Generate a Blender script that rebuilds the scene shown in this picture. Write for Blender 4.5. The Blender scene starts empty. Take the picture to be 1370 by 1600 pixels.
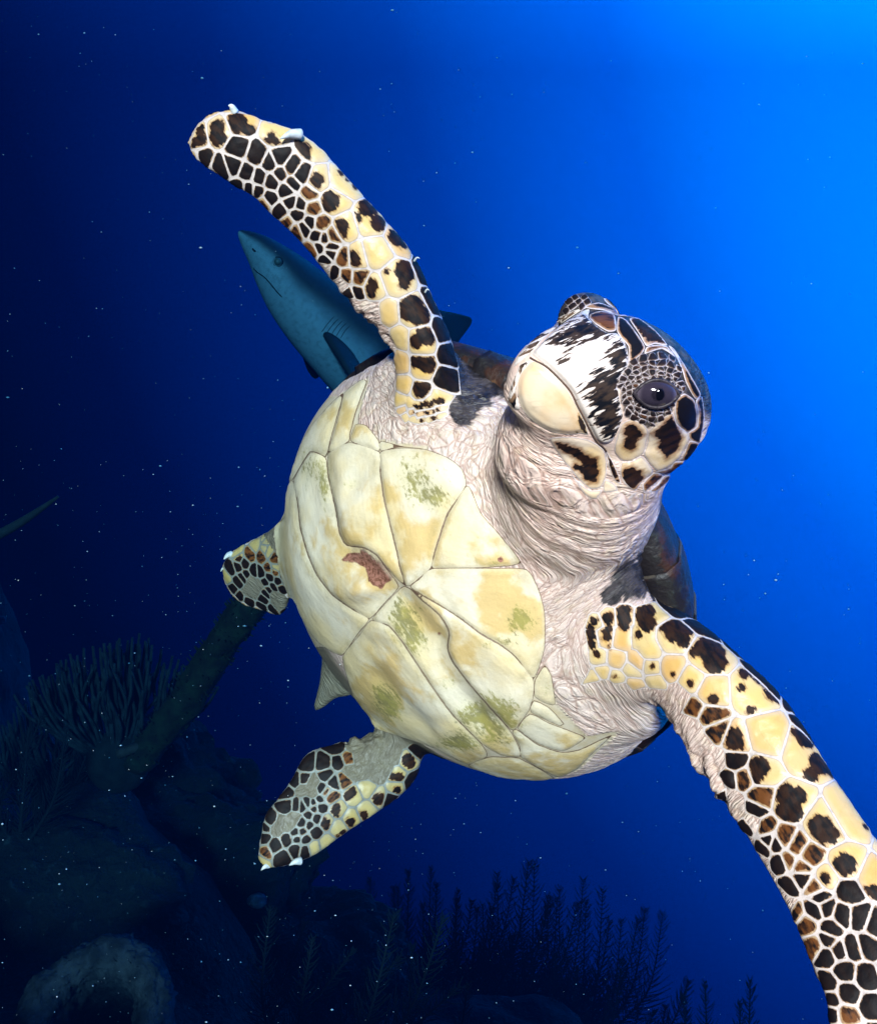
import bpy, bmesh, math, random
import numpy as np
from mathutils import Vector, Matrix
from mathutils.bvhtree import BVHTree
from mathutils.geometry import delaunay_2d_cdt

random.seed(7); RNG = np.random.default_rng(7)
scene = bpy.context.scene
COL = scene.collection
# ------------------------------------------------------------------ camera
FPX, CX, CY = 1500.0, 685.0, 800.0          # focal length / centre in photograph pixels
cam = bpy.data.cameras.new('camera'); cam_o = bpy.data.objects.new('camera', cam); COL.objects.link(cam_o)
cam.sensor_fit = 'VERTICAL'; cam.sensor_height = 24.0; cam.lens = FPX * 24.0 / 1600.0
cam.clip_start = 0.02; cam.clip_end = 400.0
cam_o.location = (0, 0, 0); cam_o.rotation_euler = (math.pi / 2, 0, 0)
scene.camera = cam_o
# ------------------------------------------------------------------ world: the open water seen all round
world = bpy.data.worlds.new('World'); scene.world = world; world.use_nodes = True
wn, wl = world.node_tree.nodes, world.node_tree.links
wn.clear()
w_out = wn.new('ShaderNodeOutputWorld'); w_bg = wn.new('ShaderNodeBackground')
w_geo = wn.new('ShaderNodeTexCoord'); w_dot = wn.new('ShaderNodeVectorMath'); w_dot.operation = 'DOT_PRODUCT'
BRIGHT = Vector((0.80, 0.45, 0.42)).normalized()       # where the daylit surface lies
w_dot.inputs[1].default_value = BRIGHT
w_ramp = wn.new('ShaderNodeValToRGB')
wl.new(w_geo.outputs['Generated'], w_dot.inputs[0])
wl.new(w_dot.outputs['Value'], w_ramp.inputs['Fac'])
cr = w_ramp.color_ramp
def stops(cr, lst):
    while len(cr.elements) > 1: cr.elements.remove(cr.elements[-1])
    for i, (p, c) in enumerate(lst):
        e = cr.elements[0] if i == 0 else cr.elements.new(p)
        e.position = p; e.color = (c[0], c[1], c[2], 1)
stops(cr, [(0.0, (0.000, 0.0015, 0.007)), (0.10, (0.000, 0.003, 0.016)), (0.22, (0.000, 0.009, 0.055)), (0.40, (0.000, 0.042, 0.20)), (0.55, (0.000, 0.125, 0.47)),
           (0.70, (0.000, 0.36, 1.10)), (0.82, (0.003, 0.92, 1.9)), (1.0, (0.03, 1.7, 2.4))])
w_bg.inputs['Strength'].default_value = 1.58
wl.new(w_ramp.outputs['Color'], w_bg.inputs['Color']); wl.new(w_bg.outputs[0], w_out.inputs['Surface'])
# ------------------------------------------------------------------ frontal lamp standing in for the camera's strobes
strobe_sun = bpy.data.lights.new('strobe_sun', 'SUN'); strobe_sun.energy = 5.0; strobe_sun.angle = math.radians(9); strobe_sun.color = (1.0, 0.585, 0.50)
strobe_sun_o = bpy.data.objects.new('strobe_sun', strobe_sun); COL.objects.link(strobe_sun_o)
STROBE_FROM = Vector((-0.03, -1.0, 0.20)).normalized()
strobe_sun_o.rotation_euler = STROBE_FROM.to_track_quat('Z', 'Y').to_euler()
# ------------------------------------------------------------------ colour management
vs = scene.view_settings
scene.display_settings.display_device = 'sRGB'
vs.view_transform = 'Standard'; vs.look = 'None'; vs.gamma = 1.0; vs.exposure = 1.76; vs.use_curve_mapping = False
scene.render.engine = 'CYCLES'
scene.cycles.use_denoising = True
scene.cycles.max_bounces = 6; scene.cycles.volume_bounces = 0
scene.cycles.transparent_max_bounces = 8

# ================================================================== helpers
def P(px, py, d):
    return Vector(((px - CX) / FPX * d, d, (CY - py) / FPX * d))
def proj(v):
    v = np.asarray(v)
    return np.stack([CX + v[..., 0] / v[..., 1] * FPX, CY - v[..., 2] / v[..., 1] * FPX], -1)
def ray(px, py):
    return Vector(((px - CX) / FPX, 1.0, (CY - py) / FPX)).normalized()
O0 = Vector((0, 0, 0))

def link(name, me, mat=None, parent=None):
    o = bpy.data.objects.new(name, me); COL.objects.link(o)
    if mat is not None and me is not None and len(me.materials) == 0: me.materials.append(mat)
    if parent is not None: o.parent = parent
    return o
def mesh_from(verts, faces, name='mesh', smooth=True):
    me = bpy.data.meshes.new(name); me.from_pydata([tuple(v) for v in verts], [], [tuple(f) for f in faces])
    me.update()
    if smooth: me.polygons.foreach_set('use_smooth', np.ones(len(me.polygons), bool))
    return me
def empty(name, loc=(0, 0, 0)):
    o = bpy.data.objects.new(name, None); COL.objects.link(o); o.location = loc; o.empty_display_size = 0.05
    return o
def tag(o, label=None, cat=None, group=None, kind=None):
    if label: o['label'] = label
    if cat: o['category'] = cat
    if group: o['group'] = group
    if kind: o['kind'] = kind
    return o
def set_attr(me, name, arr, typ='FLOAT'):
    a = me.attributes.new(name, typ, 'POINT')
    arr = np.ascontiguousarray(arr, dtype=np.float32)
    a.data.foreach_set('value' if typ == 'FLOAT' else 'vector', arr.ravel())
def coords(me):
    a = np.empty(len(me.vertices) * 3, np.float32); me.vertices.foreach_get('co', a); return a.reshape(-1, 3).astype(np.float64)
def normals(me):
    a = np.empty(len(me.vertices) * 3, np.float32); me.vertices.foreach_get('normal', a); return a.reshape(-1, 3).astype(np.float64)
def set_coords(me, c):
    me.vertices.foreach_set('co', np.ascontiguousarray(c, dtype=np.float32).ravel()); me.update()

# value noise (vectorised)
_perm = RNG.random(65536).astype(np.float64) * 2 - 1
def vnoise(p, seed=0):
    p = np.asarray(p, dtype=np.float64)
    i = np.floor(p).astype(np.int64); f = p - i; f = f * f * f * (f * (f * 6 - 15) + 10)
    def h(x, y, z):
        n = (x * 73856093) ^ (y * 19349663) ^ (z * 83492791) ^ (seed * 2654435761)
        n = (n ^ (n >> 13)) * 1274126177
        return _perm[(n ^ (n >> 16)) & 65535]
    x, y, z = i[..., 0], i[..., 1], i[..., 2]; fx, fy, fz = f[..., 0], f[..., 1], f[..., 2]
    r = 0
    for dx in (0, 1):
        wx = fx if dx else 1 - fx
        for dy in (0, 1):
            wy = fy if dy else 1 - fy
            for dz in (0, 1):
                wz = fz if dz else 1 - fz
                r = r + wx * wy * wz * h(x + dx, y + dy, z + dz)
    return r
def fbm(p, oct=4, seed=0):
    p = np.asarray(p, dtype=np.float64); s = 0; a = 1.0; t = 0
    for k in range(oct):
        s = s + a * vnoise(p * (2.03 ** k) + 17.3 * k, seed + k); t += a; a *= 0.5
    return s / t
def sstep(a, b, x):
    t = np.clip((x - a) / (b - a), 0, 1); return t * t * (3 - 2 * t)

def catmull(pts, k):
    pts = np.asarray(pts, dtype=np.float64); n = len(pts); out = []
    for i in range(n - 1):
        p0 = pts[max(i - 1, 0)]; p1 = pts[i]; p2 = pts[i + 1]; p3 = pts[min(i + 2, n - 1)]
        for j in range(k):
            t = j / k
            out.append(0.5 * (2 * p1 + (p2 - p0) * t + (2 * p0 - 5 * p1 + 4 * p2 - p3) * t * t + (3 * p1 - p0 - 3 * p2 + p3) * t ** 3))
    out.append(pts[-1]); return np.array(out)
def loft(rings, closed=True):
    """rings: list of (n,3) arrays -> verts, faces, capped"""
    n = len(rings[0]); V = np.concatenate(rings); F = []
    for i in range(len(rings) - 1):
        for j in range(n):
            a = i * n + j; b = i * n + (j + 1) % n
            F.append((a, b, b + n, a + n))
    F.append(tuple(range(n - 1, -1, -1))); F.append(tuple(range((len(rings) - 1) * n, len(rings) * n)))
    return V, F
def flipper_loft(sec, k=4, n=28, lead=0.35):
    """sec rows: Ax,Ay,Bx,By,dA,dB,thickness(m); A trailing, B leading"""
    s = catmull(sec, k); A = np.array([P(r[0], r[1], r[4]) for r in s]); B = np.array([P(r[2], r[3], r[5]) for r in s])
    C = (A + B) / 2; U = (B - A) / 2; T = np.gradient(C, axis=0)
    W = np.cross(T, U); W /= np.linalg.norm(W, axis=1, keepdims=True) + 1e-9
    rings = []
    th = np.linspace(0, 2 * np.pi, n, endpoint=False)
    for i in range(len(s)):
        c, q = np.cos(th), np.sin(th)
        prof = np.sign(q) * np.abs(q) ** 0.9 * (1 + lead * c)
        rings.append(C[i] + c[:, None] * U[i] + (prof * s[i][6])[:, None] * W[i])
    return loft(rings)
def tube(path, radii, n=16, k=4):
    d = np.concatenate([np.asarray(path, float), np.asarray(radii, float).reshape(len(path), -1)], 1)
    s = catmull(d, k); C = s[:, :3]; T = np.gradient(C, axis=0); T /= np.linalg.norm(T, axis=1, keepdims=True)
    up = np.array([0, 0, 1.0]) if abs(T[0][2]) < 0.9 else np.array([1.0, 0, 0])
    rings = []; u = np.cross(T[0], up); u /= np.linalg.norm(u)
    th = np.linspace(0, 2 * np.pi, n, endpoint=False)
    for i in range(len(s)):
        u = u - T[i] * np.dot(u, T[i]); u /= np.linalg.norm(u); v = np.cross(T[i], u)
        r = s[i][3]
        rings.append(C[i] + r * (np.cos(th)[:, None] * u + np.sin(th)[:, None] * v))
    return loft(rings)
# ================================================================== turtle: base forms
YB = np.array([0.46, -0.83, 0.31]); YB /= np.linalg.norm(YB)      # tail -> head
XB = np.array([0.56, 0.0, -0.83]); XB -= YB * np.dot(XB, YB); XB /= np.linalg.norm(XB)
NB = np.cross(XB, YB); NB /= np.linalg.norm(NB)
if NB[1] > 0: NB = -NB                                             # plastron normal, towards the camera
CB = np.array(P(727, 903, 0.92))
def body_outline(th):
    c, s = np.cos(th), np.sin(th)
    rl = np.where(s > 0, 0.225, 0.275)
    wx = 0.222 * (1 - 0.16 * np.clip(-s, 0, 1) ** 2)
    return wx * np.sign(c) * np.abs(c) ** 0.92, rl * s
def lens(hn, hp, grow=1.0, pn=2.2, pp=2.0, nt=96, nr=28, off=0.0):
    """closed lens: hn height on the plastron side, hp on the carapace side"""
    th = np.linspace(0, 2 * np.pi, nt, endpoint=False); ox, oy = body_outline(th); V = []; F = []
    rhos = np.sin(np.linspace(0, np.pi / 2, nr + 1))[1:]
    def layer(h, sgn, p):
        idx = []
        V.append(CB + NB * (sgn * h + off)); c0 = len(V) - 1
        for r in rhos[:-1]:
            st = len(V); z = sgn * h * (1 - r ** p) ** 0.62
            for x, y in zip(ox, oy): V.append(CB + XB * x * r * grow + YB * y * r * grow + NB * (z + off))
            idx.append(st)
        return c0, idx
    rim = len(V)
    for x, y in zip(ox, oy): V.append(CB + XB * x * grow + YB * y * grow + NB * off)
    for h, sgn, p in ((hn, 1, pn), (hp, -1, pp)):
        c0, idx = layer(h, sgn, p); rows = idx + [rim]
        for j in range(nt):
            k = (j + 1) % nt
            f = (c0, rows[0] + j, rows[0] + k); F.append(f if sgn > 0 else f[::-1])
            for a, b in zip(rows[:-1], rows[1:]):
                f = (a + j, b + j, b + k, a + k); F.append(f if sgn > 0 else f[::-1])
    return np.array(V), F
def ellipsoid(c, ax, n=24):
    """ax: 3 axis vectors"""
    V = []; F = []; ax = np.array(ax)
    for i in range(n + 1):
        t = math.pi * i / n
        for j in range(2 * n):
            q = math.pi * j / n
            V.append(np.array(c) + ax[0] * math.cos(t) + ax[1] * math.sin(t) * math.cos(q) + ax[2] * math.sin(t) * math.sin(q))
    for i in range(n):
        for j in range(2 * n):
            k = (j + 1) % (2 * n); F.append((i * 2 * n + j, i * 2 * n + k, (i + 1) * 2 * n + k, (i + 1) * 2 * n + j))
    return np.array(V), F
# head frame
HF = np.array([-0.70, -0.62, 0.35]); HF /= np.linalg.norm(HF)
HU = np.array([0.64, -0.16, 0.75]); HU -= HF * np.dot(HU, HF); HU /= np.linalg.norm(HU)
HS = np.cross(HF, HU)
if HS[1] > 0: HS = -HS                                             # the side of the head turned to the camera
HC = np.array(P(957, 600, 0.64))
def head_pt(f, u, s): return HC + HF * f + HU * u + HS * s
def head_loft():
    #  f      uc     hu     hd     w
    sec = [(-0.072, 0.000, 0.026, 0.030, 0.028), (-0.060, 0.000, 0.037, 0.046, 0.040), (-0.036, 0.000, 0.045, 0.054, 0.046),
           (-0.005, 0.000, 0.047, 0.055, 0.047), (0.022, -0.004, 0.044, 0.051, 0.041), (0.043, -0.010, 0.035, 0.044, 0.033),
           (0.058, -0.016, 0.025, 0.034, 0.024), (0.068, -0.020, 0.015, 0.023, 0.015), (0.074, -0.022, 0.006, 0.010, 0.007)]
    s = catmull(sec, 4); th = np.linspace(0, 2 * np.pi, 40, endpoint=False); R = []
    for f, uc, hu, hd, w in s:
        c, q = np.cos(th), np.sin(th)
        e = 0.86
        cc = np.sign(c) * np.abs(c) ** e; qq = np.sign(q) * np.abs(q) ** e
        uu = np.where(qq > 0, hu * qq, hd * qq) + uc
        ww = w * cc * np.where(qq < 0, 1 - 0.18 * np.abs(qq), 1 - 0.10 * np.abs(qq))
        R.append(HC + HF * f + uu[:, None] * HU + ww[:, None] * HS)
    return loft(R)
# traced sections (pixels of the photograph, depth in metres, half thickness in metres)
FL = [(603,665,706,655,.80,.80,.030),(612,620,712,612,.79,.79,.030),(618,580,714,575,.785,.785,.029),(614,545,706,535,.78,.775,.028),(594,520,690,498,.775,.77,.025),
      (560,492,673,462,.77,.765,.022),(533,455,657,422,.765,.76,.020),(508,428,636,385,.76,.755,.018),(480,391,603,346,.755,.75,.0165),
      (452,362,568,307,.75,.745,.015),(422,336,535,270,.745,.74,.013),(397,311,502,232,.74,.735,.011),(367,293,463,204,.735,.73,.0095),
      (335,273,415,188,.73,.725,.008),(308,254,370,172,.73,.725,.0065),(294,236,334,176,.73,.725,.0045),(291,221,310,190,.73,.725,.002)]
FR = [(905,1075,912,985,.80,.79,.036),(945,1090,940,958,.785,.775,.036),(990,1102,985,944,.77,.765,.035),(1026,1103,1044,948,.75,.75,.032),(1043,1125,1101,981,.735,.735,.029),(1062,1165,1153,1025,.72,.72,.026),
      (1090,1206,1214,1082,.71,.705,.023),(1120,1244,1258,1143,.70,.69,.021),(1151,1284,1302,1217,.685,.675,.0195),(1178,1330,1341,1274,.67,.66,.018),
      (1210,1386,1380,1333,.655,.645,.016),(1241,1447,1420,1402,.64,.63,.0145),(1266,1512,1452,1478,.625,.615,.013),(1288,1565,1478,1560,.61,.60,.011),
      (1296,1640,1490,1650,.60,.59,.0095),(1318,1710,1485,1730,.59,.58,.008),(1350,1770,1460,1790,.585,.575,.006),(1390,1800,1430,1810,.58,.57,.002)]
HLf = [(560,880,545,790,1.02,1.02,.024),(500,905,485,795,1.05,1.04,.022),(455,935,440,815,1.07,1.06,.018),(440,962,405,836,1.09,1.08,.014),(415,956,380,851,1.10,1.09,.011),(385,947,360,864,1.11,1.10,.009),(364,930,350,882,1.12,1.11,.006),(352,908,350,898,1.12,1.11,.002)]
HRf = [(650,1020,735,1080,.99,.99,.024),(615,1090,690,1125,1.00,1.00,.020),(592,1128,668,1160,1.00,1.00,.020),(560,1148,656,1203,.995,.99,.018),(520,1162,634,1236,.99,.985,.0145),(478,1176,592,1268,.98,.975,.012),(455,1215,540,1302,.97,.965,.0105),
       (432,1247,497,1334,.96,.955,.009),(412,1275,462,1349,.955,.95,.007),(404,1318,430,1357,.95,.945,.005),(401,1340,412,1354,.95,.945,.002)]
TLs = [(540,900,620,950,1.02,1.02,.025),(505,985,580,1010,1.07,1.07,.025),(499,1020,570,1050,1.10,1.10,.022),(497,1050,564,1080,1.105,1.105,.018),(497,1072,530,1087,1.11,1.11,.012),(491,1095,510,1102,1.115,1.115,.007),(489,1106,496,1111,1.12,1.12,.003)]

def base_body():
    Vs, Fs = [], []; off = 0
    def add(vf):
        nonlocal off
        V, F = vf; Vs.append(np.asarray(V)); Fs.extend([tuple(i + off for i in f) for f in F]); off += len(V)
    add(lens(0.125, 0.040, 0.985))
    add(head_loft())
    # neck
    add(tube([P(790, 930, 0.98), P(850, 860, 0.87), P(893, 785, 0.755), P(925, 715, 0.69), P(960, 650, 0.665)], [.080, .076, .066, .056, .045], n=32))
    # throat, filling under the jaw
    add(ellipsoid(P(850, 730, 0.735), [np.array([.050, -.02, .02]), np.array([-.01, .05, .0]), np.array([0.0, 0.0, .050])]))
    add(ellipsoid(P(880, 695, 0.692), [HF * .055, HS * .046, HU * .044]))
    add(ellipsoid(P(862, 702, 0.672), [np.array([.042,0,0]), np.array([0,.044,0]), np.array([0,0,.042])]))
    # lower jaw, far brow, near brow
    add(ellipsoid(P(876, 622, 0.626), [HF * .039, HS * .029, HU * .030]))
    add(ellipsoid(P(916, 505, 0.665), [HF * .026, HS * .020, HU * .022]))
    add(ellipsoid(head_pt(-.006, .012, .040), [HF * .030, HS * .013, HU * .026]))
    # shoulders
    add(ellipsoid(P(690, 680, 0.845), [XB * 0.085, YB * 0.075, NB * 0.055]))
    add(ellipsoid(P(765, 680, 0.835), [XB * 0.070, YB * 0.07, NB * 0.055]))
    add(ellipsoid(P(930, 1020, 0.825), [XB * 0.085, YB * 0.070, NB * 0.055]))
    add(flipper_loft(FL)); add(flipper_loft(FR)); add(flipper_loft(HLf)); add(flipper_loft(HRf)); add(flipper_loft(TLs))
    me = mesh_from(np.concatenate(Vs), Fs, 'raw')
    bm = bmesh.new(); bm.from_mesh(me); bmesh.ops.recalc_face_normals(bm, faces=bm.faces); bm.to_mesh(me); bm.free()
    o = link('raw', me); m = o.modifiers.new('r', 'REMESH'); m.mode = 'VOXEL'; m.voxel_size = 0.0023
    dg = bpy.context.evaluated_depsgraph_get(); out = bpy.data.meshes.new_from_object(o.evaluated_get(dg))
    bpy.data.objects.remove(o); bpy.data.meshes.remove(me); out.name = 'body'
    return out
def laplacian(me, it, wfun):
    c = coords(me); e = np.empty(len(me.edges) * 2, np.int32); me.edges.foreach_get('vertices', e); e = e.reshape(-1, 2)
    n = len(c); deg = np.bincount(e.ravel(), minlength=n).astype(float); deg[deg == 0] = 1
    w = wfun(c)[:, None]
    for _ in range(it):
        s = np.stack([np.bincount(e[:, 0], c[e[:, 1], k], n) + np.bincount(e[:, 1], c[e[:, 0], k], n) for k in range(3)], 1) / deg[:, None]
        c = c + (s - c) * w
    set_coords(me, c); return c
body = base_body()
JOINTS = [((690, 690), .82, .10), ((760, 640), .82, .10), ((930, 1030), .80, .11), ((990, 1100), .77, .075), ((1000, 770), .69, .05), ((870, 740), .72, .09), ((880, 880), .80, .12),
          ((840, 690), .66, .055), ((440, 880), 1.07, .05), ((620, 1130), 1.0, .06), ((540, 1030), 1.1, .05), ((800,620), .74, .08), ((912, 512), .65, .034)]
def jw(c):
    w = np.full(len(c), 0.0)
    for (px, py), d, r in JOINTS:
        w = np.maximum(w, 1 - sstep(r * .55, r, np.linalg.norm(c - np.array(P(px, py, d)), axis=1)))
    return w
laplacian(body, 6, lambda c: np.full(len(c), .5))
laplacian(body, 70, lambda c: jw(c) * .9)
laplacian(body, 4, lambda c: np.full(len(c), .5))

def c3(L): return [(420 + x * .4376, 540 + y * .4376) for x, y in L]
def c1(L): return [(760 + x * .2628, 430 + y * .2628) for x, y in L]
def seg_dist(pts, poly, closed=True):
    poly = np.asarray(poly, float); n = len(poly); d = np.full(len(pts), 1e9)
    for i in range(n if closed else n - 1):
        a = poly[i]; b = poly[(i + 1) % n]; ab = b - a; L = max(ab @ ab, 1e-9)
        t = np.clip(((pts - a) @ ab) / L, 0, 1); d = np.minimum(d, np.linalg.norm(pts - (a + t[:, None] * ab), axis=1))
    return d
def inside(pts, poly):
    poly = np.asarray(poly, float); r = np.zeros(len(pts), bool); n = len(poly); x, y = pts[:, 0], pts[:, 1]
    for i in range(n):
        x1, y1 = poly[i]; x2, y2 = poly[(i + 1) % n]
        c = ((y1 > y) != (y2 > y)); xi = (x2 - x1) * (y - y1) / ((y2 - y1) if y2 != y1 else 1e-9) + x1
        r ^= c & (x < xi)
    return r
RIDGES = [  # polyline (plastron crop), width px, height m
    ([(420, 850), (365, 975)], 13, -.004), ([(505, 865), (560, 910), (620, 970), (650, 1040), (655, 1110), (720, 1210), (800, 1290)], 13, .0035),
    ([(480, 900), (560, 1020), (640, 1160), (760, 1330)], 22, -.006), ([(370, 985), (440, 1020), (500, 1090), (600, 1240), (760, 1420)], 16, .003),
    ([(200, 400), (222, 580), (245, 690), (285, 728)], 12, -.005), ([(260, 560), (290, 680), (350, 700), (420, 780)], 16, .003),
    ([(150, 470), (170, 600), (190, 700)], 18, -.004), ([(345, 430), (330, 470)], 22, -.003), ([(400, 1180), (470, 1270), (560, 1360)], 16, -.004),
    ([(430, 1120), (540, 1260), (640, 1370)], 16, .003), ([(700, 1000), (800, 1080), (870, 1150)], 20, .003), ([(520, 700), (500, 800)], 20, .002)]
BUMPS = [((335, 862), 75, 36, -.15, .009), ((350, 790), 55, 38, .4, -.007), ((620, 1040), 25, 40, .2, -.004), ((620, 470), 60, 60, 0, .003), ((330, 600), 60, 60, 0, .004),
         ((300, 500), 25, 40, 0, -.003), ((860, 1250), 60, 50, .7, .004), ((110, 800), 50, 130, -.3, .004)]
def relief(px):
    h = np.zeros(len(px))
    for L, w, a in RIDGES:
        d = seg_dist(px, c3(L), False); h += a * np.exp(-(d / w) ** 2)
    for c, rx, ry, an, a in BUMPS:
        q = px - np.array(c3([c])[0]); u = q[:, 0] * math.cos(an) + q[:, 1] * math.sin(an); v = -q[:, 0] * math.sin(an) + q[:, 1] * math.cos(an)
        h += a * np.exp(-(u / (rx * .4376)) ** 2 - (v / (ry * .4376)) ** 2)
    return h
_c = coords(body); _n = normals(body); _px = proj(_c)
_vis = (np.einsum('ij,ij->i', _n, _c) < 0) & (_px[:, 0] > 425) & (_px[:, 0] < 960) & (_px[:, 1] > 600) & (_px[:, 1] < 1240) & (_c[:, 1] > .745) & (_n @ NB > .1)
_h = relief(_px) * _vis
set_coords(body, _c + _n * _h[:, None])
laplacian(body, 2, lambda c: np.full(len(c), .5))
# ================================================================== materials
def mat_new(name):
    m = bpy.data.materials.new(name); m.use_nodes = True; nt = m.node_tree; nt.nodes.clear()
    o = nt.nodes.new('ShaderNodeOutputMaterial'); b = nt.nodes.new('ShaderNodeBsdfPrincipled')
    nt.links.new(b.outputs[0], o.inputs['Surface']); return m, nt, b
class G:
    """small node-graph writer"""
    def __init__(s, nt): s.nt = nt
    def _in(s, sock, v):
        if hasattr(v, 'is_linked') or isinstance(v, bpy.types.NodeSocket): s.nt.links.new(v, sock)
        elif isinstance(v, (tuple, list)) and len(v) == 3 and sock.type == 'RGBA': sock.default_value = (*v, 1)
        else: sock.default_value = v
    def math(s, op, a, b=0.0, c=None, clamp=False):
        n = s.nt.nodes.new('ShaderNodeMath'); n.operation = op; n.use_clamp = clamp
        s._in(n.inputs[0], a); s._in(n.inputs[1], b)
        if c is not None: s._in(n.inputs[2], c)
        return n.outputs[0]
    def attr(s, name, vec=False):
        n = s.nt.nodes.new('ShaderNodeAttribute'); n.attribute_name = name
        return n.outputs['Vector'] if vec else n.outputs['Fac']
    def noise(s, vec, scale, detail=3, rough=.55, dist=0.0, dim='3D'):
        n = s.nt.nodes.new('ShaderNodeTexNoise'); n.noise_dimensions = dim; s._in(n.inputs['Vector'], vec)
        s._in(n.inputs['Scale'], scale); n.inputs['Detail'].default_value = detail; n.inputs['Roughness'].default_value = rough
        n.inputs['Distortion'].default_value = dist
        return n.outputs['Fac']
    def vor(s, vec, scale, feature='F1'):
        n = s.nt.nodes.new('ShaderNodeTexVoronoi'); n.feature = feature; s._in(n.inputs['Vector'], vec); s._in(n.inputs['Scale'], scale)
        return n.outputs['Distance']
    def vscale(s, vec, xyz):
        n = s.nt.nodes.new('ShaderNodeVectorMath'); n.operation = 'MULTIPLY'; s._in(n.inputs[0], vec); n.inputs[1].default_value = xyz
        return n.outputs[0]
    def pos(s):
        return s.nt.nodes.new('ShaderNodeTexCoord').outputs['Object']
    def ramp(s, fac, a, b):
        n = s.nt.nodes.new('ShaderNodeMapRange'); n.interpolation_type = 'SMOOTHSTEP'
        s._in(n.inputs['Value'], fac); n.inputs['From Min'].default_value = a; n.inputs['From Max'].default_value = b
        return n.outputs[0]
    def mix(s, f, a, b, mode='MIX'):
        n = s.nt.nodes.new('ShaderNodeMix'); n.data_type = 'RGBA'; n.blend_type = mode
        s._in(n.inputs[0], f); s._in(n.inputs[6], a); s._in(n.inputs[7], b); return n.outputs[2]
    def bump(s, h, strength, dist, normal=None):
        n = s.nt.nodes.new('ShaderNodeBump'); n.inputs['Strength'].default_value = strength; n.inputs['Distance'].default_value = dist
        s._in(n.inputs['Height'], h)
        if normal is not None: s._in(n.inputs['Normal'], normal)
        return n.outputs[0]

def scale_material(name, cream, cream2, dark, amber, rim, rimw=.0012, rough=.38, line=(.16, .10, .05), nscale=1.0, ragged=.0035, warm=(.78, .42, .12), fr=-.0016):
    """horn scale: pale rim, cream field, dark ragged blotch with an amber fringe"""
    m, nt, b = mat_new(name); g = G(nt); p = g.pos(); st = g.attr('st', True)
    edge, blot, brown = g.attr('edge'), g.attr('blot'), g.attr('brown')
    n1 = g.noise(p, 28, 4); n2 = g.noise(p, 130, 4)
    nst = g.noise(g.vscale(st, (60 * nscale, 400 * nscale, 120 * nscale)), 1.0, 4, .6)
    base = g.mix(g.ramp(n1, .35, .68), cream, cream2)
    base = g.mix(g.math('MULTIPLY', g.ramp(g.attr('tone'), .1, 1.0), .75), base, warm)
    base = g.mix(g.math('MULTIPLY', g.math('SUBTRACT', 1.0, g.ramp(edge, .001, .005)), .32), base, rim)
    base = g.mix(g.math('MULTIPLY', g.ramp(n2, .55, .8), .30), base, (.42, .26, .10))
    lnz = g.noise(g.vscale(st, (45, 620, 200)), 1.0, 3, .6); base = g.mix(g.math('MULTIPLY', g.ramp(lnz, .56, .72), .28), base, tuple(v * .62 for v in cream2))
    rag = g.attr('rag'); wob = g.math('MULTIPLY', g.math('MULTIPLY', g.math('SUBTRACT', nst, .5), ragged * 2), rag)
    fine = g.math('MULTIPLY', g.math('MULTIPLY', g.math('SUBTRACT', g.noise(p, 420, 3), .5), .0022), rag)
    f = g.math('ADD', blot, g.math('ADD', wob, fine))
    fringe = g.ramp(f, fr, .0006); core = g.ramp(f, -.0001, .0005)
    base = g.mix(g.math('MULTIPLY', fringe, .85), base, amber)
    dk = g.mix(g.math('MULTIPLY', brown, g.ramp(g.noise(g.vscale(st, (90, 260, 120)), 1.0, 3), .38, .62)), dark, amber)
    base = g.mix(core, base, dk)
    nlo = g.noise(p, 75, 2); e = g.math('ADD', edge, g.math('ADD', g.math('MULTIPLY', g.math('SUBTRACT', n2, .5), rimw * 1.0), g.math('MULTIPLY', g.math('SUBTRACT', nlo, .5), rimw * 1.6)))
    rimc = g.mix(g.math('MULTIPLY', g.ramp(g.noise(p, 210, 3), .48, .68), .55), rim, tuple(v * .58 for v in rim))
    inner = g.ramp(e, rimw * .8, rimw * 1.35)
    ln = g.math('MULTIPLY', g.ramp(e, rimw * .7, rimw), g.math('SUBTRACT', 1.0, g.ramp(e, rimw * 1.15, rimw * 1.6)))
    col = g.mix(inner, rimc, base); col = g.mix(g.math('MULTIPLY', ln, .40), col, line)
    nt.links.new(col, b.inputs['Base Color'])
    nt.links.new(g.math('ADD', rough, g.math('MULTIPLY', core, .18)), b.inputs['Roughness']); nt.links.new(g.math('SUBTRACT', .35, g.math('MULTIPLY', core, .22)), b.inputs['Specular IOR Level'])
    h = g.math('ADD', g.math('MULTIPLY', n2, .6), g.math('MULTIPLY', g.noise(p, 700, 2), .25))
    nt.links.new(g.bump(h, .35, .0012), b.inputs['Normal'])
    return m
CREAM, CREAM2 = (.72, .54, .27), (.66, .53, .33)
DARK, AMBER, RIM = (.007, .005, .004), (.22, .075, .016), (.74, .66, .62)
M_flip = scale_material('flipper_scale', (.82, .55, .18), (.76, .56, .26), DARK, AMBER, (.74, .63, .57), rimw=.00075)
M_hind_dim = scale_material('hind_scale_dim', (.60, .45, .16), (.50, .40, .18), DARK, AMBER, (.25, .26, .225), rimw=.0008, warm=(.5, .36, .1))  # darkened copy of the flipper scales: strobe falloff put into the colours
M_head = scale_material('head_scale', (.84, .62, .30), (.86, .74, .56), DARK, AMBER, (.70, .61, .57), rimw=.00055, ragged=.0026, fr=-.0034)
M_beak = scale_material('beak_horn', (.86, .82, .77), (.84, .76, .66), (.006, .007, .009), (.30, .18, .10), (.86, .80, .72), rimw=.0003, rough=.36, ragged=.017, nscale=1.15, warm=(.84, .72, .58), line=(.3, .2, .12))
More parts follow.
